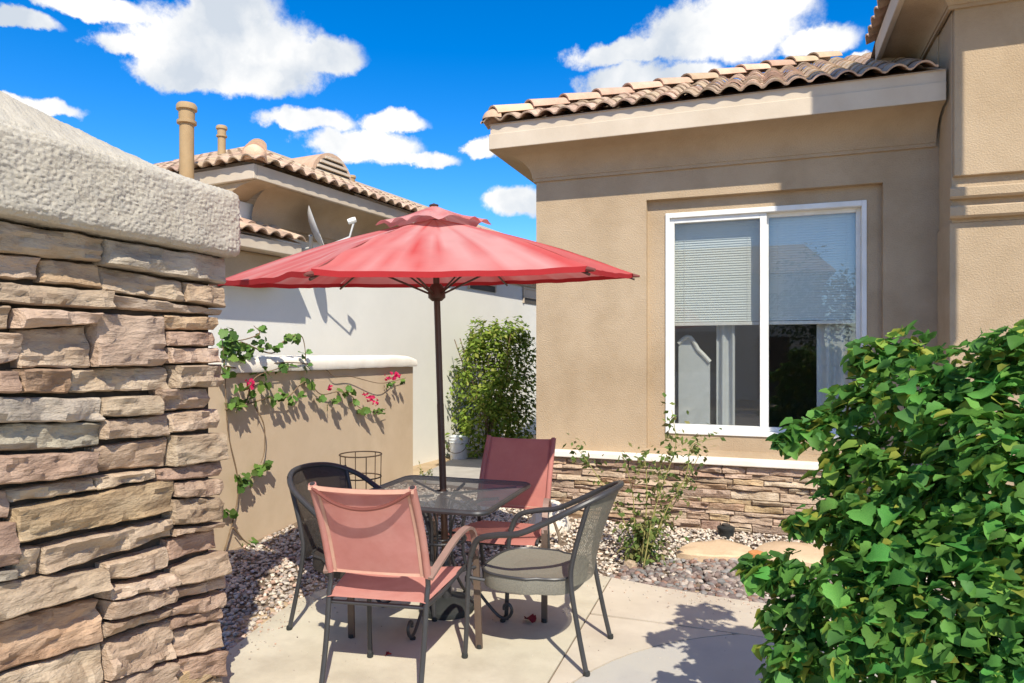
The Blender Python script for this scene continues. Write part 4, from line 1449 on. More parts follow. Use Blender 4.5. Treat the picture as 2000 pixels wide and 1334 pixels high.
for k in range(6):
    a, b = tips[k], tips[(k + 1) % 6]
    top = Vector((0, 0, UZT))

    def pan(u, v, a=a, b=b, top=top, k=k):
        e = a.lerp(b, u)
        p = top.lerp(e, v)
        arch = .030 * math.sin(v * math.pi) * (1 - .6 * (1 - abs(2 * u - 1)))      # ribs bow up, cloth sags between
        sag = -.010 * (1 - (2 * u - 1) ** 2) * v
        inn_ = (1 - (2 * u - 1) ** 2) * v * .022
        q = p + Vector((0, 0, arch + sag)) - Vector((p.x, p.y, 0)) * inn_ * .6
        wr = .006 * fbm(u * 7 + k * 3, v * 2.2, k * 5, 3) * v
        if k == 3:            # slack, creased cloth along the left front rib
            wr += .016 * math.exp(-((u - .80) / .09) ** 2) * math.sin(v * 21) * v + .012 * math.exp(-((u - .62) / .12) ** 2) * fbm(v * 9, u * 9, 2) * v
        if k == 4:
            wr += .010 * math.exp(-(u / .07) ** 2) * math.sin(v * 26) * v
        return q + Vector((0, 0, wr))
    mb = MB().grid(pan, 22, 30, flip=True)
    # hem
    mb.grid(lambda u, v, pan=pan: pan(u, 1.0) + Vector((0, 0, -.026 * v)), 22, 1, flip=True)
    fade = (.8, .8, .65, .95, 1.25, .35)[k]
    for i_, p_ in enumerate(mb.v):
        r_ = math.hypot(p_[0], p_[1])
        an = math.atan2(p_[1], p_[0])
        s_ = .6 + .6 * fbm(an * 8, r_ * .9, k, 4) + .35 * fbm(an * 30, r_ * 2.5, k + 9, 3)
        iu = i_ % 23
        if iu in (0, 1, 21, 22): s_ *= .45
        f_ = max(0, min(1, fade * s_ * (1.15 - .5 * (r_ / UR_) ** 3)))
        if i_ >= 23 * 31:
            mb.c.append((.46, .03, .035, 1))
            continue
        mb.c.append((.58 + .07 * f_, .075 + .24 * f_, .07 + .225 * f_, 1))
    mb.build('canopy_panel', M['canopy'], um, smooth=50)
    # rib, strut
    d_ = Vector((math.cos(ANG0 + k * math.pi / 3), math.sin(ANG0 + k * math.pi / 3), 0))
    rp = [Vector((0, 0, UZT - .02)) + (a - top) * t + Vector((0, 0, .030 * math.sin(t * math.pi) - .012)) for t in [i / 8 * 1.01 for i in range(9)]]
    rb = MB().tube(rp, .007, 6).build('rib', M['pole'], um)
    MB().tube([a + Vector((0, 0, -.012)), a + d_ * .045 + Vector((0, 0, -.018))], [.013, .007], 8).build('rib_tip', M['brace'], rb)
    MB().tube([d_ * .045 + Vector((0, 0, 1.905)), rp[4] + Vector((0, 0, -.006))], .006, 6).build('strut', M['pole'], um)
for k in range(6):
    a0 = ANG0 + k * math.pi / 3

    def vc(u, v, a0=a0):
        r0 = .335
        e = Vector((math.cos(a0), math.sin(a0), 0)).lerp(Vector((math.cos(a0 + math.pi / 3), math.sin(a0 + math.pi / 3), 0)), u) * r0
        z_ = 2.415 - .118 * v ** .9
        z_ += .026 * v ** 3 * abs(math.sin(u * math.pi * 2)) * (1 if v > .3 else 0)
        z_ += .008 * fbm(u * 5, v * 4, a0) * v
        return e * v + Vector((0, 0, z_))
    mb = MB().grid(vc, 16, 10, flip=True)
    for p_ in mb.v:
        f_ = max(0, min(1, .75 + .9 * fbm(p_[0] * 6, p_[1] * 6, 3, 4)))
        mb.c.append((.58 + .07 * f_, .085 + .23 * f_, .08 + .215 * f_, 1))
    mb.build('vent_panel', M['canopy'], um, smooth=50)
MB().lathe([(.165, .005), (.17, .02), (.165, .045), (.08, .07), (.045, .085)], 24).build('base', M['black_plastic'], um, smooth=40)
MB().lathe([(.030, .08), (.030, .34), (.026, .345)], 16).build('base_tube', M['metal'], um, smooth=40)

# ------------------------------------------------------------------ table
TC = Vector((-1.80, 3.72, 0))
TH, TS = .73, .43
tb = thing('patio_table', 'square black metal mesh patio table with the umbrella through it', 'table', TC, rad(2))


def rounded(s, r, z_, n=5):
    out = []
    for cx, cy, a0 in ((s - r, s - r, 0), (-s + r, s - r, 90), (-s + r, -s + r, 180), (s - r, -s + r, 270)):
        for i in range(n + 1):
            a = rad(a0 + 90 * i / n)
            out.append(Vector((cx + r * math.cos(a), cy + r * math.sin(a), z_)))
    return out


MB().tube(rounded(TS, .07, TH - .012), .0155, 8, closed=True).build('rim', M['metal'], tb)
rp = rounded(TS - .008, .065, TH)
mb = MB()
hole = [Vector((.03 * math.cos(2 * math.pi * i / 24 + rad(7.5)), .03 * math.sin(2 * math.pi * i / 24 + rad(7.5)), TH)) for i in range(24)]
mb._add(rp + hole, [(i, (i + 1) % 24, 24 + (i + 1) % 24, 24 + i) for i in range(24)])
mb.build('mesh_top', M['tabletop'], tb, smooth=0)
MB().tube([Vector((.034 * math.cos(2 * math.pi * i / 20), .034 * math.sin(2 * math.pi * i / 20), TH - .002)) for i in range(20)], .006, 6, closed=True).build('umbrella_ring', M['metal'], tb)
for a in (0, 90):
    m_ = Matrix.Rotation(rad(a + 45), 4, 'Z')
    MB().tube([m_ @ Vector((-.5, 0, TH - .02)), m_ @ Vector((-.05, 0, TH - .02))], .008, 6).build('brace_bar', M['metal'], tb)
    MB().tube([m_ @ Vector((.5, 0, TH - .02)), m_ @ Vector((.05, 0, TH - .02))], .008, 6).build('brace_bar', M['metal'], tb)
MB().tube([Vector((.145 * math.cos(2 * math.pi * i / 28), .145 * math.sin(2 * math.pi * i / 28), .45)) for i in range(28)], .008, 6, closed=True).build('leg_ring', M['metal'], tb)
MB().tube([Vector((.06 * math.cos(2 * math.pi * i / 20), .06 * math.sin(2 * math.pi * i / 20), .45)) for i in range(20)], .006, 6, closed=True).build('leg_ring', M['metal'], tb)
for k in range(4):
    m_ = Matrix.Rotation(rad(90 * k), 4, 'Z')
    pth = [(.36, 0, TH - .02), (.22, 0, TH - .05), (.145, 0, .58), (.137, 0, .45), (.15, 0, .33), (.22, 0, .18), (.33, 0, .055), (.385, 0, .022), (.425, 0, .035), (.44, 0, .075), (.42, 0, .105), (.395, 0, .095), (.392, 0, .07)]
    MB().tube([m_ @ p for p in spline(pth, 6)], .0095, 8).build('leg', M['metal'], tb)
    pth2 = [(.20, 0, TH - .03), (.10, 0, .62), (.062, 0, .50), (.062, 0, .40), (.095, 0, .28), (.15, 0, .30), (.15, 0, .36)]
    MB().tube([m_ @ p for p in spline(pth2, 6)], .0065, 6).build('scroll', M['metal'], tb)
    MB().lathe([(.016, 0), (.018, .008), (.012, .016)], 10, c=tuple(m_ @ Vector((.385, 0, .0)))).build('foot', M['black_plastic'], tb)


# ------------------------------------------------------------------ chairs
def sling_chair(label, loc, rz, sling, legs):
    t = thing('sling_chair', label, 'chair', loc, rz, 'red sling chairs at the table')
    for s in (-1, 1):
        pth = [(.235 * s, -.31, .0), (.236 * s, -.255, .2), (.238 * s, -.215, .42), (.238 * s, -.198, .52), (.235 * s, -.275, .74), (.232 * s, -.395, .975)]
        MB().tube(spline(pth, 6), .0125, 10).build('rear_leg', legs, t)
        sr = [(.236 * s, -.225, .40), (.258 * s, -.05, .405), (.285 * s, .14, .435), (.298 * s, .245, .445), (.302 * s, .27, .43)]
        MB().tube(spline(sr, 5), .011, 8).build('seat_rail', legs, t)
        arm = [(.250 * s, -.215, .525), (.272 * s, -.12, .575), (.302 * s, .02, .64), (.325 * s, .13, .668), (.338 * s, .20, .655), (.345 * s, .245, .60), (.348 * s, .265, .50)]
        MB().tube(spline(arm, 6), .01, flat=(.034, .015)).build('arm', M['arm_brown'], t, smooth=40)
        lg = [(.347 * s, .262, .52), (.35 * s, .275, .40), (.354 * s, .288, .2), (.358 * s, .305, .0)]
        MB().tube(spline(lg, 5), .01, flat=(.034, .017)).build('front_leg', M['metal_brown'], t, smooth=40)
        MB().tube([(.293 * s, .20, .437), (.348 * s, .268, .44)], .008, 6).build('arm_stay', legs, t)
        for yy in (-.31, .305):
            MB().lathe([(.015, 0.0), (.017, .01), (.015, .022)], 10, c=((.235 if yy < 0 else .358) * s, yy, 0)).build('foot_cap', M['black_plastic'], t)
    MB().tube(spline([(-.296, .235, .43), (0, .235, .405), (.296, .235, .43)], 6), .010, 8).build('cross_bar', legs, t)
    MB().tube([(-.236, -.20, .385), (.236, -.20, .385)], .010, 8).build('cross_bar', legs, t)

    def back(u, v):
        p = spline(((0, -.192, .525), (0, -.270, .74), (0, -.392, .968)), 8)
        q = p[min(int(v * 16 + .5), 16)]
        x = (u - .5) * 2
        sag = -.024 * (1 - x * x) * math.sin(min(1, v * 1.1 + .1) * math.pi * .8)
        top = -.008 * (1 - x * x) if v > .95 else 0
        return (x * .244, q.y + sag - (.012 if abs(x) > .97 else .0), q.z + top)
    bk = MB().grid(back, 22, 16).build('back_sling', sling, t, smooth=60)
    for s in (-1, 1):
        MB().tube(spline([(.238 * s, -.198, .528), (.2365 * s, -.275, .74), (.232 * s, -.394, .972)], 8), .0175, 10).build('sleeve', sling, bk, smooth=60)
    for v0, v1 in ((0, .045), (.955, 1.0)):
        MB().grid(lambda u, v: Vector(back(u, 1 if v0 > .5 else 0)) + Vector((0, -.006, (v0 - (1 if v0 > .5 else 0)) * .44 + (v1 - v0) * v * .44)), 14, 1).build('hem', M['hem'], bk, smooth=60)
    for s in (-1, 1):
        MB().tube([Vector(back(.5 + .435 * s, i / 16)) + Vector((0, -.004, 0)) for i in range(17)], .004, flat=(.016, .003)).build('hem', M['hem'], bk, smooth=60)

    def seat(u, v):
        x = (u - .5) * 2
        y = -.235 + v * .50
        z_ = .408 + .035 * v - .022 * math.sin(v * math.pi * .8) * (1 - x * x) - (.03 * ((v - .9) / .1) ** 2 if v > .9 else 0) + (.01 if abs(x) > .97 else .014)
        return (x * (.238 + .066 * v), y, z_)
    MB().grid(seat, 18, 18).build('seat_sling', sling, t, smooth=60)
    # bowed brace behind the back
    MB().tube(spline([(-.230, -.40, .955), (-.12, -.408, .893), (0, -.410, .872), (.12, -.408, .893), (.230, -.40, .955)], 8), .0085, 8).build('back_brace', M['brace'], t)
    return t


sling_chair('faded pink sling chair nearest the camera with its back to us', (-1.709, 2.997, 0), rad(9), M['sling'], M['metal'])
sling_chair('darker red sling chair on the far side of the table facing us', (-1.556, 4.10, 0), rad(182), M['sling_red'], M['metal'])


def barrel_chair(label, loc, rz, wick, wback):
    t = thing('barrel_chair', label, 'chair', loc, rz, 'dark woven barrel chairs at the table')
    rim = [(-.27, .27, .52), (-.28, .225, .61), (-.29, .12, .645), (-.295, 0, .665), (-.285, -.13, .725), (-.262, -.28, .805), (-.16, -.395, .862), (0, -.435, .878)]
    rim = rim + [(-x, y, z_) for x, y, z_ in rim[-2::-1]]
    MB().tube(spline(rim, 6), .0155, 10).build('rim', M['metal'], t)
    for s in (-1, 1):
        MB().tube(spline([(.27 * s, .27, .53), (.268 * s, .285, .40), (.27 * s, .29, .2), (.275 * s, .30, 0)], 5), .0125, 10).build('front_leg', M['metal'], t)
        MB().tube(spline([(.235 * s, -.33, 0), (.225 * s, -.285, .2), (.215 * s, -.245, .42), (.215 * s, -.258, .56), (.225 * s, -.335, .825)], 5), .0125, 10).build('rear_leg', M['metal'], t)
        for yy, xx in ((-.33, .235), (.30, .275)):
            MB().lathe([(.015, 0.0), (.017, .01), (.015, .022)], 10, c=(xx * s, yy, 0)).build('foot_cap', M['black_plastic'], t)

    def back(u, v):
        x = (u - .5) * 2
        w_ = .205 + .03 * v
        y = -.235 - .055 * (1 - x * x) - .115 * v ** 1.6 - .03 * (1 - x * x) * v
        return (x * w_, y, .40 + .455 * v + .012 * v * (1 - x * x))
    MB().grid(back, 18, 14).build('woven_back', wback, t, smooth=60)

    def bandz(u, v):
        x = (u - .5) * 2
        p = Vector(back(u, .86 + .14 * v))
        return p + Vector((0, .004, 0))
    MB().grid(bandz, 18, 3).build('top_band', wick, t, smooth=60)
    # seat: rounded plan with a woven apron
    plan = []
    for i in range(40):
        a = 2 * math.pi * i / 40
        cx, cy = math.cos(a), math.sin(a)
        k = (abs(cx) ** 3.2 + abs(cy) ** 3.2) ** (-1 / 3.2)
        plan.append((cx * k * (.262 if cy > -.2 else .235), .01 + cy * k * .255))
    mb = MB()
    n = len(plan)
    rings = [(.0, .418), (.5, .418), (.85, .428), (.97, .436), (1.0, .43), (1.0, .365), (.985, .355)]
    vs = [(p[0] * k, .01 + (p[1] - .01) * k, z_) for k, z_ in rings[1:] for p in plan]
    fs = [tuple(range(n))]
    for r_ in range(len(rings) - 2):
        for i in range(n):
            fs.append((r_ * n + i, (r_ + 1) * n + i, (r_ + 1) * n + (i + 1) % n, r_ * n + (i + 1) % n)[::-1])
    mb._add(vs, fs)
    mb.build('seat', wick, t, smooth=40)
    MB().tube([Vector((p[0] * 1.01, p[1] * 1.01, .436)) for p in plan], .0065, 6, closed=True).build('seat_hoop', M['metal'], t)
    for s in (-1, 1):
        MB().tube([(.25 * s, .20, .40), (.268 * s, .283, .41)], .009, 6).build('seat_stay', M['metal'], t)
    return t


barrel_chair('grey brown woven barrel chair at the right side of the table', (-1.12, 3.49, 0), rad(88), M['wicker'], M['wicker_back'])
barrel_chair('near black woven barrel chair between the table and the tan wall', (-2.134, 3.39, 0), rad(-100), M['wicker_dark'], M['wicker_dark_back'])

# ------------------------------------------------------------------ small things in the yard
st_ = thing('plant_stand', 'round wire plant stand in front of the tan wall', 'plant stand', (-3.56, 5.62, .0))
for z_, r_ in ((.60, .195), (.39, .19), (.12, .18)):
    MB().tube([Vector((r_ * math.cos(2 * math.pi * i / 28), r_ * math.sin(2 * math.pi * i / 28), z_)) for i in range(28)], .0065, 6, closed=True).build('hoop', M['wire'], st_)
for i in range(6):
    a = i * math.pi / 3 + .3
    MB().tube([(.195 * math.cos(a), .195 * math.sin(a), .60), (.185 * math.cos(a), .185 * math.sin(a), .0)], .005, 6).build('wire', M['wire'], st_)

bk = thing('bucket', 'white plastic bucket standing by the tall green shrub', 'bucket', (-4.21, 9.30, -.03))
MB().lathe([(.125, .0), (.13, .01), (.15, .35), (.155, .36), (.148, .36), (.128, .02), (.0, .02)], 24).build('pail', M['bucket'], bk, smooth=40)
for z_ in (.27, .31):
    MB().lathe([(.146 + (z_ - .27) * .05, z_), (.157, z_ + .003), (.157, z_ + .012), (.147, z_ + .015)], 24).build('rim_ring', M['bucket'], bk, smooth=40)
MB().tube(spline([(.15, 0, .30), (.12, -.12, .17), (0, -.165, .13), (-.12, -.12, .17), (-.15, 0, .30)], 6), .004, 6).build('handle', M['wire'], bk)

pt = thing('landscape_light', 'small black landscape light in the gravel against the stone base', 'light', (-.29, 5.93, .03))
MB().lathe([(.055, -.03), (.06, .02), (.066, .07), (.07, .075), (.07, .095), (.05, .105), (.0, .107)], 18).build('housing', M['black_plastic'], pt, smooth=40)
MB().lathe([(.03, .105), (.034, .12), (.0, .125)], 14).build('lens', M['vent_dark'], pt, smooth=40)


def flat_stone(name, label, cat, pts, z0, z1, m_, seed):
    r_ = random.Random(seed)
    cx = sum(p[0] for p in pts) / len(pts); cy = sum(p[1] for p in pts) / len(pts)
    ring = spline([(p[0] - cx, p[1] - cy, 0) for p in pts], 4, closed=True)
    mb = MB()
    n = len(ring)
    vs = []
    for k, z_ in ((1.0, z0), (1.01, z1 - .012), (.96, z1), (.5, z1 + .008)):
        vs += [(p.x * k + .022 * fbm(p.x * 8, p.y * 8, seed), p.y * k + .022 * fbm(p.x * 8, p.y * 8, seed + 4), z_ + .011 * fbm(p.x * 6 * k, p.y * 6 * k, seed)) for p in ring]
    fs = []
    for r__ in range(3):
        for i in range(n):
            fs.append((r__ * n + i, r__ * n + (i + 1) % n, (r__ + 1) * n + (i + 1) % n, (r__ + 1) * n + i))
    fs.append(tuple(3 * n + i for i in range(n)))
    mb._add(vs, fs)
    o = mb.build(name, m_, smooth=40)
    o.location = (cx, cy, 0)
    return tag(o, label, cat, 'flagstones in the gravel' if name == 'flagstone' else None)


flat_stone('flagstone', 'sandy flat flagstone left of the orange chip, below the landscape light', 'flagstone', [(-.62, 5.32), (-.50, 5.66), (-.30, 5.78), (-.10, 5.62), (-.12, 5.42), (-.35, 5.30)], -.02, .060, M['flag'], 3)
flat_stone('flagstone', 'sandy flat flagstone right of the orange chip, reaching under the big bush', 'flagstone', [(-.04, 5.42), (.0, 5.76), (.30, 5.86), (.62, 5.70), (.60, 5.44), (.25, 5.34)], -.02, .07, M['flag'], 8)
flat_stone('clay_chip', 'orange terracotta chip between the two sandy flagstones', 'clay chip', [(-.11, 5.40), (-.07, 5.50), (.0, 5.48), (-.01, 5.39)], .0, .075, M['terracotta'], 5)
flat_stone('clay_chip', 'pinkish clay chip in the gravel at the foot of the thin shrub', 'clay chip', [(-.96, 4.97), (-.92, 5.05), (-.86, 5.04), (-.87, 4.96)], .0, .04, M['st_p'], 6)


def boulder(label, loc, sc, seed, m_):
    v0, f0 = ico(4)
    vs = []
    for p in v0:
        q = Vector(p)
        n_ = 1 + .22 * fbm(q.x * 1.3 + seed, q.y * 1.3, q.z * 1.3, 4)
        vs.append((q.x * n_ * sc[0], q.y * n_ * sc[1], max(-.05, q.z * n_ * sc[2])))
    o = MB()._add(vs, [tuple(f) for f in f0]).build('boulder', m_, smooth=45)
    o.location = loc
    return tag(o, label, 'boulder')


boulder('pale boulder behind the grey chair at the corner of the stone base', (-1.74, 5.72, .08), (.17, .15, .22), 2, M['boulder'])
tw = thing('dead_twig', 'short dry brown stump standing in the gravel behind the grey chair', 'stump', (-1.55, 5.35, .0))
MB().tube(spline([(0, 0, -.03), (.01, 0, .06), (-.02, .01, .14), (-.035, 0, .19)], 5), [.014] * 11 + [.012] * 5, 8).build('stem', M['bark'], tw)
MB().tube([(-.01, 0, .1), (.03, 0, .16)], .005, 6).build('twig', M['bark'], tw)


def leaf_mesh(name, m_, w=1., l=1., cup=.18, n=5):
    """one broad heart-shaped leaf, unit length, lying in xy with its tip along +y"""
    mb = MB()
    out = [(0, 0), (.20, -.12), (.40, -.02), (.50, .20), (.44, .34), (.50, .50), (.38, .66), (.22, .72), (.16, .88), (0, 1.0)]
    mid = [(0, 0), (0, .02), (0, .10), (0, .24), (0, .36), (0, .50), (0, .64), (0, .74), (0, .88), (0, 1.0)]
    vs, fs = [], []
    for i_, ((x, y), (mx_, my_)) in enumerate(zip(out, mid)):
        zz = (cup * (x * 2) ** 1.5 * .5 + (.02 if i_ % 2 else -.01) * (x > 0)) - .25 * cup * (y - .4) ** 2 * 2
        z0 = -.25 * cup * (y - .4) ** 2 * 2
        vs += [(x * w, y * l, zz), (mx_, my_ * l, z0), (-x * w, y * l, zz)]
    for i in range(len(out) - 1):
        a = 3 * i
        fs += [(a + 1, a, a + 3, a + 4), (a + 1, a + 4, a + 5, a + 2)]
    mb._add(vs, fs)
    return mb.mesh(name, m_, 170)


def petal_thing(name, label, cat, loc, s, m_, seed):
    o = link(name, leaf_mesh(name, m_, 1, 1, .8))
    o.location = loc
    o.scale = (s, s, s)
    o.rotation_euler = (.1, .05, seed)
    return tag(o, label, cat)


petal_thing('fallen_petal', 'dark red fallen petal on the concrete in the chair shadow', 'petal', (-1.246, 3.77, .008), .07, M['petal'], 1.1)
petal_thing('fallen_petal', 'small brown dried petal on the concrete under the pink chair', 'petal', (-1.80, 3.12, .006), .03, M['petal'], 2.6)


def leaf_cloud(spots, sizes, seed, pal, up=.5, w=1., cup=.2, quad=False):
    """many leaves in one mesh with a colour each; spots: (pos, outward)"""
    rs = np.random.RandomState(seed)
    if quad:
        T = np.array([(0, 0, 0), (.3 * w, .45, .05), (0, 1, 0), (-.3 * w, .45, .05)]); TF = np.array([[0, 1, 2], [0, 2, 3]])
    else:
        T = np.array([(0, 0, 0), (.40 * w, .04, .14), (.46 * w, .42, .20), (.2 * w, .84, .03), (0, 1, -.14), (-.2 * w, .84, .03), (-.46 * w, .42, .20), (-.40 * w, .04, .14), (0, .42, 0)])
        TF = np.array([[8, 0, 1], [8, 1, 2], [8, 2, 3], [8, 3, 4], [8, 4, 5], [8, 5, 6], [8, 6, 7], [8, 7, 0]])
    V, Fc, C = [], [], []
    nv = len(T)
    for k, (p, o) in enumerate(spots):
        s = rs.uniform(*sizes)
        nrm = Vector(o).normalized() * (1 - up) + Vector((0, 0, up)) + Vector(rs.normal(0, .35, 3))
        nrm.normalize()
        t = Vector(rs.normal(0, 1, 3)) + Vector((0, 0, -.7)) + Vector(o) * .5
        t = (t - nrm * t.dot(nrm)).normalized()
        b = t.cross(nrm)
        B = np.array([b[:], t[:], nrm[:]])
        V.append((T * s) @ B + np.array(p))
        Fc.append(TF + k * nv)
        c = np.array(pal[rs.randint(len(pal))]) * rs.uniform(.65, 1.3)
        C.append(np.tile(np.append(c, 1), (nv, 1)))
    return np.concatenate(V), np.concatenate(Fc), np.concatenate(C)


def np_mesh(name, V, Fc, C, m_):
    me = bpy.data.meshes.new(name)
    me.vertices.add(len(V)); me.vertices.foreach_set('co', V.astype(np.float32).ravel())
    me.loops.add(Fc.size); me.loops.foreach_set('vertex_index', Fc.astype(np.int32).ravel())
    me.polygons.add(len(Fc)); me.polygons.foreach_set('loop_start', np.arange(0, Fc.size, 3, dtype=np.int32))
    me.update(calc_edges=True)
    at = me.attributes.new('Col', 'FLOAT_COLOR', 'POINT')
    at.data.foreach_set('color', C.astype(np.float32).ravel())
    me.materials.append(m_)
    me.shade_smooth()
    return me


# ------------------------------------------------------------------ big foreground shrub
BUSH = [(0.392, 3.016, 1.53, 0.09),(0.524, 3.064, 1.55, 0.11),(0.326, 2.939, 1.354, 0.108),(0.142, 2.819, 1.257, 0.065),(0.079, 2.796, 1.219, 0.031),(0.206, 2.842, 1.28, 0.065),(0.323, 2.885, 1.184, 0.119),(0.26, 2.861, 1.088, 0.087),(0.219, 2.794, 0.955, 0.085),(0.122, 2.758, 0.927, 0.045),(0.285, 2.764, 0.883, 0.115),(0.006, 2.716, 0.738, 0.057),(0.085, 2.691, 0.754, 0.093),(-0.048, 2.749, 0.741, 0.035),(0.134, 2.656, 0.661, 0.109),(0.05, 2.679, 0.606, 0.065),(0.081, 2.584, 0.519, 0.107),(0.181, 2.62, 0.466, 0.16),(0.065, 2.578, 0.412, 0.071),(0.502, 2.843, 1.365, 0.185),(0.649, 2.79, 1.461, 0.142),(0.75, 2.721, 1.533, 0.119),(0.83, 2.75, 1.55, 0.119),(0.654, 2.686, 1.277, 0.187),(0.424, 2.762, 1.133, 0.163),(0.574, 2.657, 1.09, 0.187),(0.718, 2.602, 1.208, 0.179),(0.349, 2.681, 0.963, 0.16),(0.43, 2.604, 0.886, 0.17),(0.595, 2.558, 0.914, 0.179),(0.7, 2.489, 0.974, 0.171),(0.27, 2.546, 0.749, 0.153),(0.411, 2.491, 0.719, 0.163),(0.553, 2.436, 0.757, 0.171),(0.666, 2.371, 0.794, 0.163),(0.289, 2.446, 0.572, 0.147),(0.437, 2.394, 0.586, 0.156),(0.569, 2.335, 0.617, 0.163),(0.69, 2.326, 0.64, 0.144),(0.438, 3.086, 1.489, 0.061),(0.901, 2.669, 1.371, 0.196),(0.89, 2.559, 1.068, 0.202),(0.847, 2.437, 0.794, 0.193)]
_rx = random.Random(77)
BUSH = BUSH + [(_rx.uniform(1.35, 2.15), _rx.uniform(1.15, 2.35), _rx.uniform(.2, 1.35), _rx.uniform(.13, .19)) for _ in range(30)]
BUSH = BUSH + [(_rx.uniform(.85, 1.9), _rx.uniform(1.5, 2.3), _rx.uniform(.10, .34), _rx.uniform(.12, .16)) for _ in range(14)]
bb = Vector((1.45, 1.75, 0))
bush = thing('leafy_shrub', 'large broad leaved green shrub filling the lower right corner', 'shrub', bb)
rb = random.Random(3)
spots = []
cen = Vector((1.30, 1.75, .8))
for (x, y, z_, r_) in BUSH:
    c = Vector((x, y, z_))
    r_ *= .9
    n_ = int(30 + 185 * (r_ / .16) ** 2)
    for i in range(n_):
        d_ = Vector((rb.gauss(0, 1), rb.gauss(0, 1), rb.gauss(0, 1))).normalized()
        q = c + d_ * r_ * rb.random() ** .45 * 1.05
        if q.z < .02: continue
        o = (q - c).normalized() * .7 + (q - cen).normalized() * .6
        spots.append((q, o))
camp = Vector((0, 0, 1.55))
# the nearest, outermost leaves are leaves one by one
key = sorted(range(len(spots)), key=lambda i: (spots[i][0] - camp).length - .25 * (spots[i][1].normalized().dot((camp - spots[i][0]).normalized())))
# keep what lies in front, spread out
front, taken = [], []
for i in key:
    q = spots[i][0]
    dv_ = q - camp
    dpt = -.342 * dv_.x + .94 * dv_.y
    if dpt < .5 or (.94 * dv_.x + .342 * dv_.y) / dpt > .76 or dv_.z / dpt < -.5: continue
    if all((q - p).length > .052 for p in taken):
        front.append(i); taken.append(q)
    if len(front) >= 300: break
fs_ = set(front)
LEAF = leaf_mesh('leaf', M['leaf'], cup=.42)
LEAF2 = leaf_mesh('leaf', M['leaf'], w=.82, cup=.60)
LEAFY = leaf_mesh('leaf', M['leaf_yellow'], cup=.4)
yl = D_Y = Vector((1.02, 1.80, .93))
for i in front:
    q, o = spots[i]
    ob = bpy.data.objects.new('leaf', LEAF if rb.random() < .6 else LEAF2)
    if (q - Vector((1.12, 1.72, .80))).length < .13 and rb.random() < .55: ob.data = LEAFY
    COL.objects.link(ob)
    ob.parent = bush
    s = rb.choice([.035, .045, .055, .065, .085]) * rb.uniform(.9, 1.15)
    nrm = (Vector(o).normalized() * .45 + Vector((0, 0, .55)) + Vector((rb.gauss(0, .28), rb.gauss(0, .28), rb.gauss(0, .2)))).normalized()
    t = Vector((rb.gauss(0, .6), rb.gauss(0, .6), -.6)) + Vector(o) * .6
    t = (t - nrm * t.dot(nrm)).normalized()
    b = t.cross(nrm)
    mt = Matrix((b, t, nrm)).transposed().to_4x4()
    mt.translation = q - bb
    ob.matrix_local = mt @ Matrix.Scale(s, 4)
pal = [(.11, .29, .055), (.14, .34, .065), (.18, .39, .075), (.09, .24, .05), (.27, .41, .07), (.12, .29, .075), (.38, .41, .07), (.14, .32, .06)]
V, Fc, C = leaf_cloud([(spots[i][0] - bb, spots[i][1]) for i in range(len(spots)) if i not in fs_], (.034, .07), 8, pal, up=.5)
tag(link('foliage', np_mesh('foliage', V, Fc, C, M['leaf_stuff']), bush), kind='stuff')
sb = MB()
for (x, y, z_, r_) in [k_ for k_ in BUSH[::2] if k_[0] > .95 and k_[1] > 1.3]:
    a = Vector((rb.uniform(-.12, .12), rb.uniform(-.12, .12), -.02))
    e = (Vector((x, y, z_)) - bb) * .9
    mid_ = a.lerp(e, .5) + Vector((rb.uniform(-.06, .06), rb.uniform(-.06, .06), .08))
    ps = spline([a, mid_, e], 6)
    sb.tube(ps, [.009 - .007 * i / (len(ps) - 1) for i in range(len(ps))], 6)
sb.build('branches', M['stem'], bush)

# ------------------------------------------------------------------ tall shrub at the side yard
sh = thing('tall_shrub', 'tall yellow green shrub against the pale neighbouring wall', 'shrub', (-3.95, 9.85, 0))
rs2 = random.Random(17)
spots2 = []
for i in range(210):
    a, h = rs2.uniform(0, 6.28), rs2.random() ** .9 * 1.85 + .1
    rr_ = (.72 + rs2.uniform(-.1, .12)) * (1 - .35 * (h / 1.9) ** 2) * rs2.random() ** .5
    c = Vector((rr_ * math.cos(a) + .10, rr_ * .8 * math.sin(a), h))
    r_ = rs2.uniform(.10, .2)
    for k in range(46):
        d_ = Vector((rs2.gauss(0, 1), rs2.gauss(0, 1), rs2.gauss(0, 1))).normalized() * r_ * rs2.random() ** .4
        d_.z *= 1.3
        if c.z + d_.z > 0: spots2.append((c + d_, d_ + Vector((c.x, c.y, .3)) * .5))
V, Fc, C = leaf_cloud(spots2, (.05, .095), 12, [(.25, .36, .055), (.31, .40, .065), (.20, .30, .045), (.38, .41, .09), (.15, .24, .04)], up=.45, w=1.0, quad=True)
tag(link('foliage', np_mesh('foliage', V, Fc, C, M['leaf_stuff']), sh), kind='stuff')
sb = MB()
for i in range(16):
    a = rs2.uniform(0, 6.28); e = Vector((rs2.uniform(-.5, .6), rs2.uniform(-.4, .4), rs2.uniform(1.2, 1.95)))
    sb.tube(spline([(.1 * math.cos(a), .1 * math.sin(a), -.03), e * .5 + Vector((0, 0, .1)), e], 5), .007, 5)
sb.build('branches', M['stem'], sh)

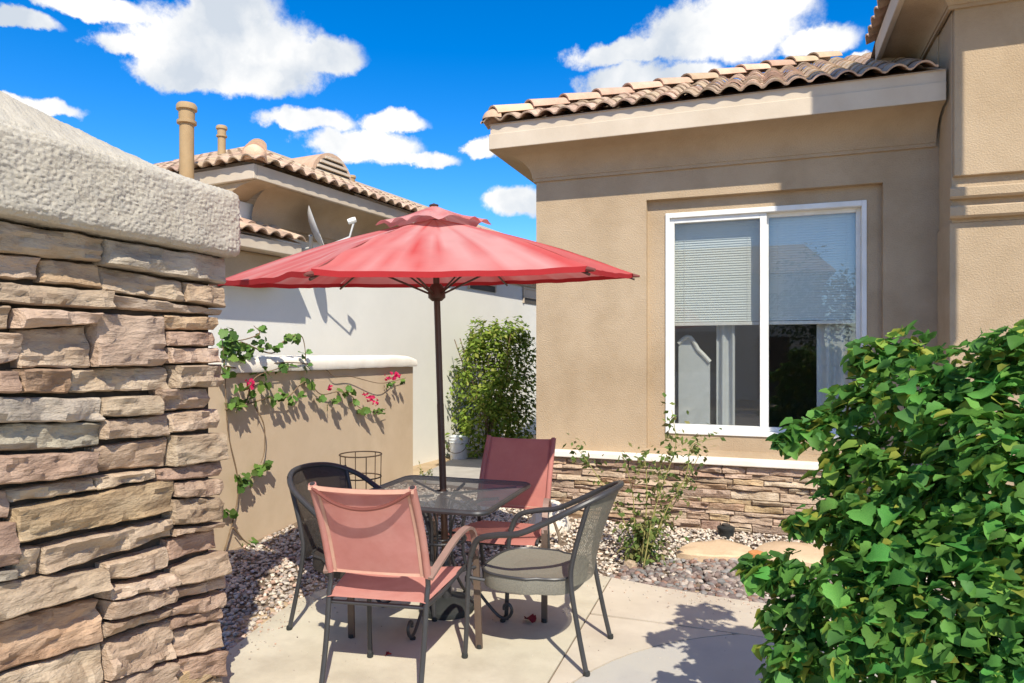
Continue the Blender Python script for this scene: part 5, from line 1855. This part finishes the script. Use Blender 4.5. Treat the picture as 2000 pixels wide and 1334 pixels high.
# ------------------------------------------------------------------ bougainvillea on the low wall
VINE = [[(-3.895, 4.236, -0.063),(-3.895, 4.413, 0.454),(-3.895, 4.284, 0.955),(-3.895, 4.236, 1.432),(-3.895, 4.225, 1.746)],[(-3.895, 4.225, 1.668),(-3.895, 4.413, 1.651),(-3.895, 4.62, 1.71),(-3.895, 4.589, 1.776)],[(-3.895, 4.413, 1.639),(-3.895, 4.777, 1.55),(-3.895, 4.976, 1.661),(-3.895, 5.174, 1.711),(-3.895, 5.248, 1.55),(-3.895, 5.233, 1.402)],[(-3.895, 4.225, 1.452),(-3.895, 4.47, 1.427),(-3.895, 4.713, 1.456),(-3.895, 4.976, 1.47),(-3.895, 5.339, 1.447),(-3.895, 5.577, 1.394),(-3.895, 5.702, 1.327),(-3.895, 5.967, 1.319),(-3.895, 6.455, 1.232),(-3.895, 6.837, 1.234),(-3.895, 7.134, 1.264)],[(-3.895, 4.246, 1.116),(-3.895, 4.47, 1.14),(-3.895, 4.777, 1.184),(-3.895, 4.976, 1.172),(-3.895, 5.263, 1.294),(-3.895, 5.496, 1.165),(-3.895, 5.745, 1.176),(-3.895, 5.967, 1.113),(-3.895, 6.155, 0.997),(-3.895, 6.404, 0.924),(-3.895, 6.636, 0.945)],[(-3.895, 4.47, 1.14),(-3.895, 4.589, 1.341),(-3.895, 4.842, 1.419),(-3.895, 5.045, 1.46)],[(-3.895, 4.589, 1.132),(-3.895, 4.681, 0.956),(-3.895, 4.713, 0.739),(-3.895, 4.681, 0.637)],[(-3.895, 4.413, 0.454),(-3.895, 4.589, 0.567),(-3.895, 4.725, 0.601)],[(-3.895, 4.328, 0.19),(-3.895, 4.47, 0.034),(-3.895, 4.589, -0.005)]]
VLEAF = [(-3.885, 4.235, 1.707, 0.058, 0.041),(-3.885, 4.317, 1.63, 0.066, 0.058),(-3.885, 4.459, 1.57, 0.091, 0.058),(-3.885, 4.577, 1.759, 0.033, 0.025),(-3.885, 4.651, 1.698, 0.033, 0.033),(-3.885, 4.608, 1.613, 0.058, 0.037),(-3.885, 4.797, 1.593, 0.058, 0.037),(-3.885, 4.963, 1.683, 0.037, 0.033),(-3.885, 5.103, 1.686, 0.033, 0.033),(-3.885, 5.176, 1.55, 0.029, 0.029),(-3.885, 5.22, 1.435, 0.017, 0.017),(-3.885, 4.317, 1.55, 0.075, 0.033),(-3.885, 4.882, 1.445, 0.033, 0.025),(-3.885, 4.701, 1.388, 0.058, 0.033),(-3.885, 4.638, 1.318, 0.05, 0.033),(-3.885, 4.373, 1.167, 0.066, 0.033),(-3.885, 4.517, 1.199, 0.041, 0.033),(-3.885, 4.317, 1.143, 0.037, 0.025),(-3.885, 4.764, 1.184, 0.05, 0.029),(-3.885, 4.882, 1.208, 0.033, 0.029),(-3.885, 5.046, 1.145, 0.029, 0.029),(-3.885, 5.176, 1.206, 0.033, 0.033),(-3.885, 5.272, 1.294, 0.029, 0.025),(-3.885, 5.442, 1.144, 0.033, 0.025),(-3.885, 5.645, 1.083, 0.05, 0.037),(-3.885, 5.8, 1.173, 0.041, 0.029),(-3.885, 5.943, 1.192, 0.029, 0.029),(-3.885, 6.035, 1.073, 0.021, 0.021),(-3.885, 6.188, 0.968, 0.029, 0.017),(-3.885, 6.491, 0.928, 0.033, 0.021),(-3.885, 6.652, 1.202, 0.021, 0.017),(-3.885, 6.936, 1.23, 0.037, 0.017),(-3.885, 4.447, 0.53, 0.058, 0.033),(-3.885, 4.565, 0.572, 0.058, 0.041),(-3.885, 4.669, 0.618, 0.041, 0.033),(-3.885, 4.373, 0.583, 0.025, 0.021),(-3.885, 4.517, 0.014, 0.041, 0.033),(-3.885, 4.577, -0.035, 0.025, 0.021),(-3.885, 4.963, 1.452, 0.05, 0.017),(-3.885, 4.43, 1.286, 0.025, 0.033),(-3.885, 4.235, 1.432, 0.033, 0.058),(-3.885, 4.273, 0.323, 0.021, 0.021)]
VFLOWER = [(-3.86, 6.776, 1.294, 0.061),(-3.86, 6.631, 1.282, 0.035),(-3.86, 6.266, 1.096, 0.052),(-3.86, 6.397, 1.029, 0.035),(-3.86, 6.167, 1.123, 0.026),(-3.86, 5.568, 1.225, 0.031),(-3.86, 4.488, 1.304, 0.044),(-3.86, 4.447, 1.277, 0.026)]
vb = Vector((-3.80, 4.30, 0))
vine = thing('bougainvillea_vine', 'bougainvillea vine with magenta flowers trailing along the tan wall', 'vine', vb)
rv = random.Random(31)
for p in VINE:
    ps = spline([Vector(q) - vb + Vector((rv.uniform(-.03, .02), 0, 0)) for q in p], 6)
    MB().tube(ps, [.0065 - .0035 * i / len(ps) for i in range(len(ps))], 6).build('stem', M['stem'], vine)
VL = leaf_mesh('leaf', M['vine_leaf'])
nl = 0
extra = []
for (x, y, z_, sx, sz) in VLEAF:
    n_ = max(4, int(sx * sz / .0003))
    for i in range(n_):
        q = Vector((x + rv.gauss(0, .025), y + rv.uniform(-1, 1) * sx, z_ + rv.uniform(-1, 1) * sz)) - vb
        s = rv.uniform(.045, .082)
        if nl < 290:
            ob = bpy.data.objects.new('leaf', VL)
            COL.objects.link(ob)
            ob.parent = vine
            nrm = Vector((rv.gauss(.5, .5), rv.gauss(-.3, .5), rv.gauss(.5, .5))).normalized()
            t = Vector((rv.gauss(0, .6), rv.gauss(0, .6), -.5)); t = (t - nrm * t.dot(nrm)).normalized()
            mt = Matrix((t.cross(nrm), t, nrm)).transposed().to_4x4()
            mt.translation = q
            ob.matrix_local = mt @ Matrix.Scale(s, 4)
            nl += 1
        else:
            extra.append((q, Vector((.6, -.3, .3))))
if extra:
    V, Fc, C = leaf_cloud(extra, (.035, .06), 5, [(.075, .15, .025), (.11, .2, .04)], up=.4)
    tag(link('foliage', np_mesh('foliage', V, Fc, C, M['leaf_stuff']), vine), kind='stuff')
BR = leaf_mesh('bract', M['flower'], w=.9, cup=.5)
for (x, y, z_, s) in VFLOWER:
    fo = bpy.data.objects.new('flower', None)
    COL.objects.link(fo)
    fo.parent = vine
    fo.location = Vector((x, y, z_)) - vb
    for i in range(9):
        ob = bpy.data.objects.new('bract', BR)
        COL.objects.link(ob)
        ob.parent = fo
        nrm = Vector((rv.gauss(.6, .5), rv.gauss(-.3, .5), rv.gauss(.2, .5))).normalized()
        t = Vector((rv.gauss(0, 1), rv.gauss(0, 1), rv.gauss(0, 1))); t = (t - nrm * t.dot(nrm)).normalized()
        mt = Matrix((t.cross(nrm), t, nrm)).transposed().to_4x4()
        mt.translation = Vector((rv.uniform(-1, 1), rv.uniform(-1, 1), rv.uniform(-1, 1))) * s * .7
        ob.matrix_local = mt @ Matrix.Scale(s * rv.uniform(.6, .95), 4)

# ------------------------------------------------------------------ thin rose shrub in the gravel
ROSE = [[(-0.811, 4.97, 0.047),(-0.742, 4.97, 0.383),(-0.652, 4.97, 0.68),(-0.581, 4.97, 0.901),(-0.609, 4.97, 1.152)],[(-0.835, 5.03, 0.028),(-0.798, 5.03, 0.402),(-0.798, 5.03, 0.698),(-0.824, 5.03, 0.808)],[(-0.815, 5.09, 0.013),(-0.668, 5.09, 0.399),(-0.523, 5.09, 0.668),(-0.48, 5.09, 0.89),(-0.294, 5.09, 0.953)],[(-0.863, 5.15, -0.009),(-0.901, 5.15, 0.254),(-0.92, 5.15, 0.519),(-0.996, 5.15, 0.802)],[(-0.88, 5.21, -0.028),(-1.028, 5.21, 0.345),(-1.226, 5.21, 0.644),(-1.368, 5.21, 0.827)],[(-0.852, 5.27, -0.042),(-0.729, 5.27, 0.24),(-0.578, 5.27, 0.52),(-0.449, 5.27, 0.794)],[(-0.877, 5.33, -0.062),(-0.807, 5.33, 0.18),(-0.757, 5.33, 0.497),(-0.737, 5.33, 0.732)]]
ro = Vector((-.84, 5.13, 0))
rose = thing('thin_shrub', 'sparse leggy shrub growing in the gravel before the stone base', 'shrub', ro)
spots3 = []
for p in ROSE:
    q = [Vector(k) - ro for k in p]
    q[0].z = .0
    ps = spline(q, 6)
    MB().tube(ps, [.006 - .004 * i / len(ps) for i in range(len(ps))], 6).build('stem', M['stem_green'], rose)
    for i in range(4, len(ps)):
        for k in range(rv.choice([3, 4, 6, 8])):
            e = ps[i] + Vector((rv.gauss(0, .05), rv.gauss(0, .05), rv.gauss(.01, .04)))
            spots3.append((e, Vector((rv.gauss(0, 1), rv.gauss(0, 1), .4))))
for i in range(480):
    a, r_ = rv.uniform(0, 6.28), abs(rv.gauss(0, .09))
    spots3.append((Vector((r_ * math.cos(a), r_ * math.sin(a), rv.uniform(.03, .30))), Vector((math.cos(a), math.sin(a), .6))))
V, Fc, C = leaf_cloud(spots3, (.035, .07), 3, [(.16, .24, .06), (.22, .28, .08), (.11, .18, .045), (.28, .27, .10)], up=.35, w=.9, quad=True)
tag(link('foliage', np_mesh('foliage', V, Fc, C, M['leaf_stuff']), rose), kind='stuff')
# weed sprout at the end of the low wall
sp = thing('weed_sprout', 'small weed sprout at the far end of the tan wall', 'weed', (-3.78, 7.35, 0))
s4 = []
for i in range(6):
    e = Vector((rv.uniform(-.12, .12), rv.uniform(-.12, .12), rv.uniform(.15, .34)))
    MB().tube([(0, 0, -.02), e * .6 + Vector((0, 0, .03)), e], .003, 5).build('stem', M['stem_green'], sp)
    for k in range(7): s4.append((e * rv.uniform(.5, 1.0), Vector((rv.gauss(0, 1), rv.gauss(0, 1), .5))))
V, Fc, C = leaf_cloud(s4, (.03, .05), 6, [(.14, .19, .05), (.20, .23, .07)], up=.35, w=.7, quad=True)
tag(link('foliage', np_mesh('foliage', V, Fc, C, M['leaf_stuff']), sp), kind='stuff')

# ------------------------------------------------------------------ across the street (seen mirrored in the window)
sx = thing('street_house', 'white house across the street mirrored in the window glass', 'house', (-.6, -12, 0))
MB().box(-3.4, 2.4, -6, 0, -.1, 4.2).build('wall', M['white_stucco'], sx, smooth=0)
MB()._add([(-3.8, .4, 4.2), (2.8, .4, 4.2), (2.0, -3, 5.6), (-3, -3, 5.6), (-3.8, -6.4, 4.2), (2.8, -6.4, 4.2)], [(0, 1, 2, 3), (5, 4, 3, 2), (1, 5, 2), (4, 0, 3)]).build('roof', M['tile'], sx, smooth=0)
MB().box(-2.4, -.6, .001, .05, .9, 2.3).build('window', M['vent_dark'], sx, smooth=0)
MB().box(.4, 1.4, .001, .05, 0, 2.1).build('door', M['metal_brown'], sx, smooth=0)
tr = thing('street_tree', 'green tree across the street mirrored in the window glass', 'tree', (1.6, -9, 0))
MB().tube(spline([(0, 0, -.1), (.05, 0, 1.2), (-.05, .05, 2.2), (.1, 0, 3.0)], 5), [.12 - .006 * i for i in range(16)], 8).build('trunk', M['bark'], tr)
s5 = []
for i in range(60):
    c = Vector((rv.gauss(0, .7), rv.gauss(0, .7), rv.gauss(2.9, .6)))
    for k in range(40): s5.append((c + Vector((rv.gauss(0, .2), rv.gauss(0, .2), rv.gauss(0, .2))), Vector((c.x, c.y, .5))))
V, Fc, C = leaf_cloud(s5, (.1, .2), 9, [(.05, .10, .025), (.07, .13, .03)], quad=True)
tag(link('crown', np_mesh('crown', V, Fc, C, M['tree_leaf']), tr), kind='stuff')
